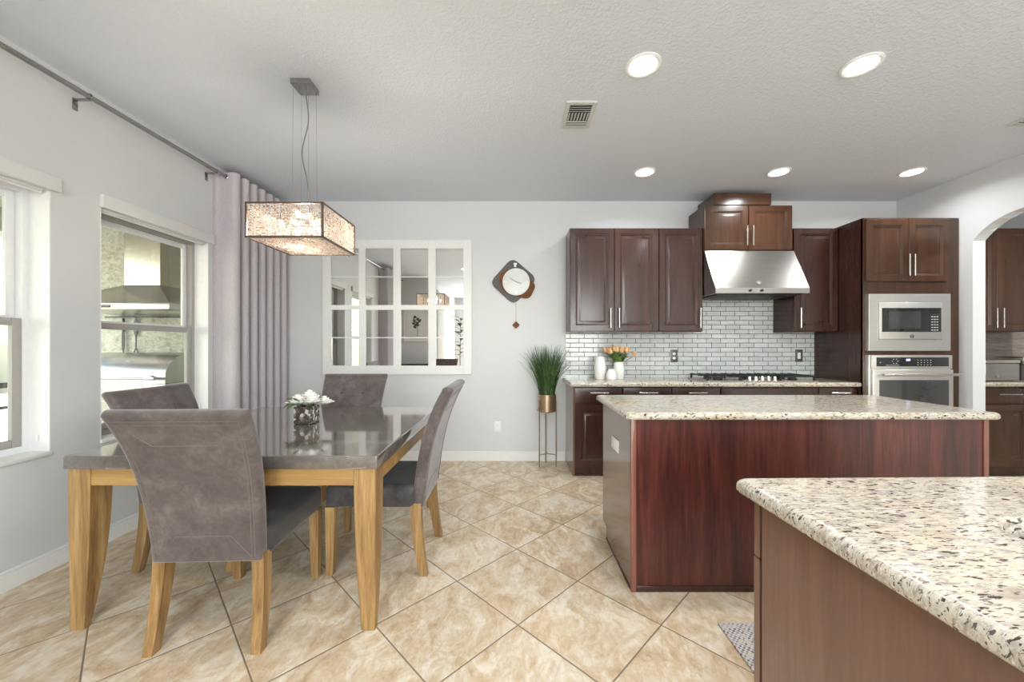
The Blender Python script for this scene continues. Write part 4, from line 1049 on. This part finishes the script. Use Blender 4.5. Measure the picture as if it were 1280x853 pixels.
# ------------------------------------------------------------------ dining chairs
def make_chair(label):
    t = thing('dining_chair', label, 'chair', (0, 0, 0), 'upholstered chairs around the stone table')
    H0, H1 = .375, 1.003
    def prm(v):
        w = .222+.040*max(0, v)**1.4
        yc = -.243-.065*v-.105*max(0, v)**3
        z = H0+(H1-H0)*v
        return w, yc, z
    TH = .064
    BUT = [(-.085, .80), (.085, .80), (-.08, .48), (.08, .48)]
    def front(x, v):
        d = 0
        for bx, bv in BUT:
            r2 = ((x-bx)/.05)**2+((v-bv)/.08)**2; d -= .014*math.exp(-r2*1.6)
        for bx in (-.085, .085):
            if v > .48: d -= .004*math.exp(-((x-bx)/.012)**2)
        return d
    NF = 28
    def ring(v, zoff=0, shrink=1.0):
        w, yc, z = prm(v); th = TH/2*shrink; rr = .016*shrink; out = []
        wi = w-.018+.002*shrink
        for k in range(NF+1):
            x = -wi+2*wi*k/NF; out.append((x, yc+th+front(x, v)*shrink, z+zoff))
        for k in range(1, 6):
            a = PI/2-PI*k/6; out.append((wi+.018*math.cos(a), yc+th*math.sin(a), z+zoff))
        for k in range(NF+1):
            x = wi-2*wi*k/NF; out.append((x, yc-th, z+zoff))
        for k in range(1, 6):
            a = -PI/2-PI*k/6; out.append((-wi+.018*math.cos(a), yc+th*math.sin(a), z+zoff))
        return out
    m = MB(); NV = 30
    L = [ring(0, -.008, .8)]+[ring(k/NV) for k in range(NV+1)]
    for k in range(1, 6):
        a = PI/2*k/6; L.append(ring(1, .022*math.sin(a), max(.05, math.cos(a))))
    m.loops(L); bk = m.build('backrest', M['suede'], t, sharp=60)
    def rear(u, v):
        w, yc, z = prm(v); return (u*(w-.006), yc-TH/2-.0004, z)
    def seam(pts, name='seam'):
        P = []
        for (a, b), (c, d) in zip(pts, pts[1:]):
            for k in range(10): P.append(rear(a+(c-a)*k/10, b+(d-b)*k/10))
        P.append(rear(*pts[-1])); MB().tube(P, .0016, 5).build(name, M['thread'], bk)
    seam([(-.93, .01), (-.93, .965), (.93, .965), (.93, .01)]); seam([(-.87, .01), (-.87, .94), (.87, .94), (.87, .01)])
    seam([(-.87, .94), (-.50, .80), (.50, .80), (.87, .94)]); seam([(-.87, .02), (-.50, .17), (.50, .17), (.87, .02)])
    for bx, bv in BUT:
        w, yc, z = prm(bv); m = MB(); m.ball((bx, yc+TH/2-.010, z), .011, .006, .011); m.build('button', M['suede'], bk)
    b = bmesh.new(); bmesh.ops.create_cube(b, size=1)
    x0, x1, y0, y1, z0, z1 = -.232, .232, -.232, .266, .365, .492
    for v in b.verts: v.co = Vector(((x0+x1)/2+v.co.x*(x1-x0), (y0+y1)/2+v.co.y*(y1-y0), (z0+z1)/2+v.co.z*(z1-z0)))
    bmesh.ops.bevel(b, geom=list(b.edges), offset=.028, segments=5, profile=.5, affect='EDGES')
    bmesh.ops.subdivide_edges(b, edges=[e for e in b.edges if e.calc_length() > .2], cuts=8, use_grid_fill=True)
    for v in b.verts:
        if v.co.z > .47:
            u = v.co.x/.232; w = (v.co.y-.017)/.249; v.co.z += .016*max(0, 1-u*u)*max(0, 1-w*w)
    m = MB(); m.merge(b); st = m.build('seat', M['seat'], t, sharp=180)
    for sx in (-1, 1):
        L = []
        for k in range(10):
            u = k/9; z = .372*u; s = .0195+.0065*u; x = sx*.206; y = .236+.006*(1-u)**2
            L.append([(x-s, y-s, z), (x+s, y-s, z), (x+s, y+s, z), (x-s, y+s, z)])
        m = MB(); m.loops(L); m.build('front_leg', M['tablewood'], t)
        L = []
        for k in range(14):
            u = k/13; z = .390*u; s = .0190+.0065*u
            x = sx*(.200+.016*(1-u)); y = -.232-.046*(1-u)**1.8
            L.append([(x-s, y-s*1.15, z), (x+s, y-s*1.15, z), (x+s, y+s*1.15, z), (x-s, y+s*1.15, z)])
        m = MB(); m.loops(L); m.build('back_leg', M['tablewood'], t)
    return t
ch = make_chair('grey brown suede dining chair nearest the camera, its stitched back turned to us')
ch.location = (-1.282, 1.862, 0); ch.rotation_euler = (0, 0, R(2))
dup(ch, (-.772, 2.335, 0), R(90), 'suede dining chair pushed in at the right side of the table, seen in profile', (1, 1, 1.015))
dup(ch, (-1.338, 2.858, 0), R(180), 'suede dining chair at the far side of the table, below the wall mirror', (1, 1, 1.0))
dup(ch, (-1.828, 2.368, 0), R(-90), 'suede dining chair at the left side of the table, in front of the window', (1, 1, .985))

# ------------------------------------------------------------------ flowers on the table
fx, fy = -1.300, 2.415
t = thing('mosaic_flower_box', 'small square mercury mosaic flower box on the dining table', 'flower box', (fx, fy, TZ))
rt = 0.0
m = MB(); hw = .053
L = [[(fx+i*(c*math.cos(rt)-s*math.sin(rt)), fy+i*(c*math.sin(rt)+s*math.cos(rt)), z) for c, s in ((-1, -1), (1, -1), (1, 1), (-1, 1))] for i, z in ((hw-.003, TZ+.0005), (hw, TZ+.004), (hw, TZ+.108), (hw-.008, TZ+.108), (hw-.010, TZ+.09))]
m.loops(L); m.build('box', M['mosaic'], t)
t = thing('rose_arrangement', 'bouquet of white roses with green leaves in the mosaic box', 'flowers', (fx, fy, TZ+.1))
random.seed(9)
def rose(cx, cy, cz, r):
    m = MB()
    for ringi, (rr, n, tilt) in enumerate(((.22, 3, .15), (.45, 5, .4), (.72, 6, .75), (1.0, 7, 1.1))):
        for k in range(n):
            a = 2*PI*k/n+ringi*.7; d = Vector((math.cos(a), math.sin(a), 0)); tv = Vector((-math.sin(a), math.cos(a), 0)); c = Vector((cx, cy, cz-.25*r))
            rows = []
            for q_ in range(5):
                u = q_/4; out = rr*r*(.35+.65*u**.8); up = r*(.95-.55*rr)*u-r*.18*(u**4)*tilt; ww = r*.52*(.35+.65*math.sin(PI*min(.92, .25+.7*u)))*(.55+.45*rr)
                rows.append([c+d*(out-.12*r*abs(s)**2)+tv*ww*s+Vector((0, 0, up-.05*r*abs(s))) for s in (-1, -.5, 0, .5, 1)])
            back = [[p+d*.0015 for p in r_] for r_ in rows]
            m.loops([r1+r2[::-1] for r1, r2 in zip(rows, back)])
    return m
for (dx, dy, dz, r) in ((-.038, -.035, .145, .070), (.050, -.03, .150, .074), (.0, .035, .165, .070), (-.075, .01, .135, .050), (.100, .02, .135, .060)):
    rose(fx+dx, fy+dy, TZ+dz, r).build('rose', M['petal'], t, sharp=180)
m = MB()
for k in range(16):
    a = random.uniform(0, 2*PI); 
    p0 = Vector((fx+.04*math.cos(a), fy+.04*math.sin(a), TZ+.10)); L_ = random.uniform(.06, .10); dz = random.uniform(.0, .10)
    if k < 3: a = R(200+k*25); dz = -.015; p0 = Vector((fx+.055*math.cos(a), fy+.055*math.sin(a), TZ+.118))
    p2 = p0+Vector((math.cos(a)*L_, math.sin(a)*L_, dz)); tv = Vector((-math.sin(a), math.cos(a), 0)); w = random.uniform(.014, .026)
    rows = []
    for q_, ww in ((0, .1), (.25, .75), (.5, 1), (.75, .7), (1, .03)):
        p = p0.lerp(p2, q_)+Vector((0, 0, .02*math.sin(PI*q_))); rows.append([p-tv*w*ww, p+Vector((0, 0, .002)), p+tv*w*ww, p-Vector((0, 0, .001))])
    m.loops(rows)
stuff(m.build('leaves', M['leaf'], t))

# ------------------------------------------------------------------ crystal chandelier
cx, cy = -1.266, 2.33; hw = .2105; z0, z1 = 1.866, 2.054
t = thing('crystal_chandelier', 'square crystal bead chandelier glowing over the dining table', 'chandelier', (cx, cy, ZC))
m = MB(); slab(m, cx-.058, cx+.058, cy-.058, cy+.058, ZC-.030, ZC, r=.004, e=.003); m.build('ceiling_canopy', M['chrome'], t)
for sx in (-1, 1):
    for sy in (-1, 1):
        m = MB(); m.tube([(cx+sx*.045, cy+sy*.045, ZC-.03), (cx+sx*.045, cy+sy*.045, ZC-.045), (cx+sx*.05, cy+sy*.05, z1+.002)], [.003, .0008, .0008], 5); m.build('suspension_wire', M['chrome'], t)
pts = []
for k in range(40):
    u = k/39; z = ZC-.03+(z1-ZC+.03)*u; pts.append((cx+.004+.022*math.sin(u*9.5)*math.sin(PI*u)+.03*u**6, cy+.01*math.sin(u*6), z))
m = MB(); m.tube(pts, .0035, 8); m.build('power_cord', M['chrome'], t)
m = MB(); b = .005
for z in (z0, z1):
    for s in (-1, 1):
        m.box(cx-hw-b, cx+hw+b, cy+s*hw-b, cy+s*hw+b, z-b, z+b); m.box(cx+s*hw-b, cx+s*hw+b, cy-hw+b, cy+hw-b, z-b, z+b)
for sx in (-1, 1):
    for sy in (-1, 1): m.box(cx+sx*hw-b, cx+sx*hw+b, cy+sy*hw-b, cy+sy*hw+b, z0, z1)
m.box(cx-hw, cx+hw, cy-.05-.004, cy-.05+.004, z1-.004, z1+.004); m.box(cx-hw, cx+hw, cy+.05-.004, cy+.05+.004, z1-.004, z1+.004)
m.box(cx-.05-.006, cx+.05+.006, cy-.05, cy+.05, z1-.003, z1+.003)
m.build('frame', M['bronze'], t)
def bead(m, p, r, h, ax):
    p = Vector(p); A = Vector((1, 0, 0)) if ax != 'x' else Vector((0, 1, 0)); B = Vector((0, 0, 1)) if ax != 'z' else Vector((0, 1, 0))
    if ax == 'z': C_ = Vector((0, 0, 1)); B = Vector((0, 1, 0)); A = Vector((1, 0, 0))
    else: C_ = Vector((0, 1, 0)); A = Vector((1, 0, 0)); B = Vector((0, 0, 1))
    ringv = [m.V(p+(A*math.cos(R(60*k))+B*math.sin(R(60*k)))*r) for k in range(6)]
    ta = m.V(p+C_*h); bo = m.V(p-C_*h)
    for k in range(6): m.F([ringv[k], ringv[(k+1) % 6], ta]); m.F([ringv[(k+1) % 6], ringv[k], bo])
NS = 44; rb = random.Random(2)
def face_beads(fn, length, ax):
    m = MB()
    for i in range(NS):
        u = -1+2*(i+.5+rb.uniform(-.2, .2))/NS
        nB = int(length/.0135)
        ofs = rb.random()
        for k in range(nB):
            s = (k+.2+.6*ofs)/nB
            bead(m, fn(u, s), rb.uniform(.0040, .0056), rb.uniform(.0066, .0090), ax)
    return m
for nm, fn, ln, ax in (('crystal_strands', lambda u, s: (cx+u*(hw-.006), cy-hw, z0+(z1-z0)*s), .178, 'z'),
                       ('crystal_strands', lambda u, s: (cx+u*(hw-.006), cy+hw, z0+(z1-z0)*s), .178, 'z'),
                       ('crystal_strands', lambda u, s: (cx-hw, cy+u*(hw-.006), z0+(z1-z0)*s), .178, 'z'),
                       ('crystal_strands', lambda u, s: (cx+hw, cy+u*(hw-.006), z0+(z1-z0)*s), .178, 'z'),
                       ('crystal_base', lambda u, s: (cx+u*(hw-.006), cy-hw+2*hw*s, z0), .405, 'y')):
    stuff(face_beads(fn, ln, ax).build(nm, M['crystal'], t, sharp=10))
for (dx, dy, z) in ((-.093, -.08, 1.982), (.096, -.08, 1.982), (.0285, -.13, 2.022), (-.028, -.03, 1.938)):
    m = MB(); m.ball((cx+dx, cy+dy, z), .013, .013, .018); bl = m.build('bulb', M['bulb'], t)
    m = MB(); m.tube([(cx+dx, cy+dy, z+.015), (cx+dx, cy+dy, z1)], .008, 8); m.build('socket', M['chrome'], bl)
d = bpy.data.lights.new('chandelier_glow', 'POINT'); d.energy = 20; d.color = (1, .88, .74); d.shadow_soft_size = .05
o = bpy.data.objects.new('chandelier_glow', d); COL.objects.link(o); o.location = (0, 0, 1.96-ZC); o.parent = t

# ------------------------------------------------------------------ behind the camera, seen in the mirror
t = thing('framed_picture', 'framed botanical print on the wall behind the camera, seen in the mirror', 'picture', (-2.26, YR, 1.35))
def ring_frame(m, x0, x1, z0, z1, y0, y1, w):
    m.box(x0, x0+w, y0, y1, z0, z1); m.box(x1-w, x1, y0, y1, z0, z1); m.box(x0+w, x1-w, y0, y1, z0, z0+w); m.box(x0+w, x1-w, y0, y1, z1-w, z1)
m = MB(); ring_frame(m, -2.54, -1.98, 1.36, 2.10, YR, YR+.025, .022); m.build('frame', M['trim'], t)
m = MB(); m.box(-2.518, -2.002, YR, YR+.012, 1.382, 2.078); pp = m.build('print', M['paper'], t)
m = MB()
for k in range(9):
    a = k*2.4; rr = .035+.007*k; x, z = -2.26+rr*math.cos(a)*.9, 1.80+rr*math.sin(a)*1.5
    m.loops([[(x+.045*math.cos(a+b), YR+y, z+.030*math.sin(a+b)+.02*math.cos(b*2)) for b in [2*PI*j/10 for j in range(10)]] for y in (.0122+.0001*k, .0135+.0001*k)])
m.tube([(-2.26, YR+.013, 1.80), (-2.22, YR+.013, 1.62), (-2.23, YR+.013, 1.48)], .004, 5)
m.build('painted_flowers', M['clockgrey'], pp)
t = thing('sideboard', 'low dark sideboard below the print behind the camera, seen in the mirror', 'sideboard', (-2.26, -.3, 0))
m = MB(); m.box(-2.58, -1.97, -.47, -.12, .08, .80, .004); m.build('body', M['darkwood'], t)
m = MB(); m.box(-2.60, -1.955, -.485, -.105, .80, .835, .004); m.build('top', M['darkwood'], t)
for x in (-2.56, -2.03):
    for y in (-.45, -.18):
        m = MB(); m.box(x, x+.04, y, y+.04, 0, .08); m.build('leg', M['darkwood'], t)
for x0 in (-2.565, -2.272):
    dm = door_mb(x0, x0+.285, .10, .785, 0)
    for v in dm.bm.verts: v.co.y = -.099-v.co.y
    dm.build('door', M['darkwood'], t, sharp=25)
t = thing('white_drape', 'long white drape behind the camera, seen at the right of the wall mirror', 'curtain', (-1.87, -1.45, 0))
m = MB(); A = []
for z in (.02, 1.0, 2.6):
    ra = []; rb_ = []
    for k in range(97):
        u = k/96; x = -1.87+.035*math.sin(u*2*PI*8); y = -1.05-.95*u; ra.append((x, y, z)); rb_.append((x-.004, y, z))
    A.append(ra+rb_[::-1])
m.loops(A); m.build('panel', M['sheer'], t, sharp=75)
m = MB(); m.tube([(-1.87, -1.0, 2.62), (-1.87, -2.1, 2.62)], .012, 10); m.box(-1.95, -1.865, -1.53, -1.51, 2.61, 2.63); m.build('rod', M['chrome'], t)
t = thing('tall_leafy_plant', 'tall broad leaved potted plant behind the camera, seen in the mirror', 'potted plant', (-1.37, -1.50, 0))
m = MB(); m.lathe([(.0, 0), (.13, 0), (.17, .30), (.155, .30), (.15, .27), (0, .27)], -1.37, -1.50, 28, False, False); m.build('pot', M['ceramic'], t)
m = MB(); m.tube([(-1.37, -1.50, .26), (-1.38, -1.49, 1.0), (-1.36, -1.50, 1.95)], [.016, .013, .006], 8); m.build('trunk', M['tablewood'], t)
random.seed(21); m = MB()
for k in range(26):
    a = k*2.4; z = .95+1.05*k/26; p0 = Vector((-1.37, -1.50, z)); L_ = random.uniform(.13, .22)
    p2 = p0+Vector((math.cos(a)*L_, math.sin(a)*L_, random.uniform(.02, .12))); tv = Vector((-math.sin(a), math.cos(a), 0)); w = random.uniform(.05, .075)
    rows = []
    for q_, ww in ((0, .08), (.2, .12), (.4, .7), (.65, 1), (.88, .65), (1, .05)):
        p = p0.lerp(p2, q_)+Vector((0, 0, .03*math.sin(PI*q_))); rows.append([p-tv*w*ww, p+Vector((0, 0, -.006)), p+tv*w*ww, p+Vector((0, 0, -.009))])
    m.loops(rows)
stuff(m.build('foliage', M['hedge'], t))
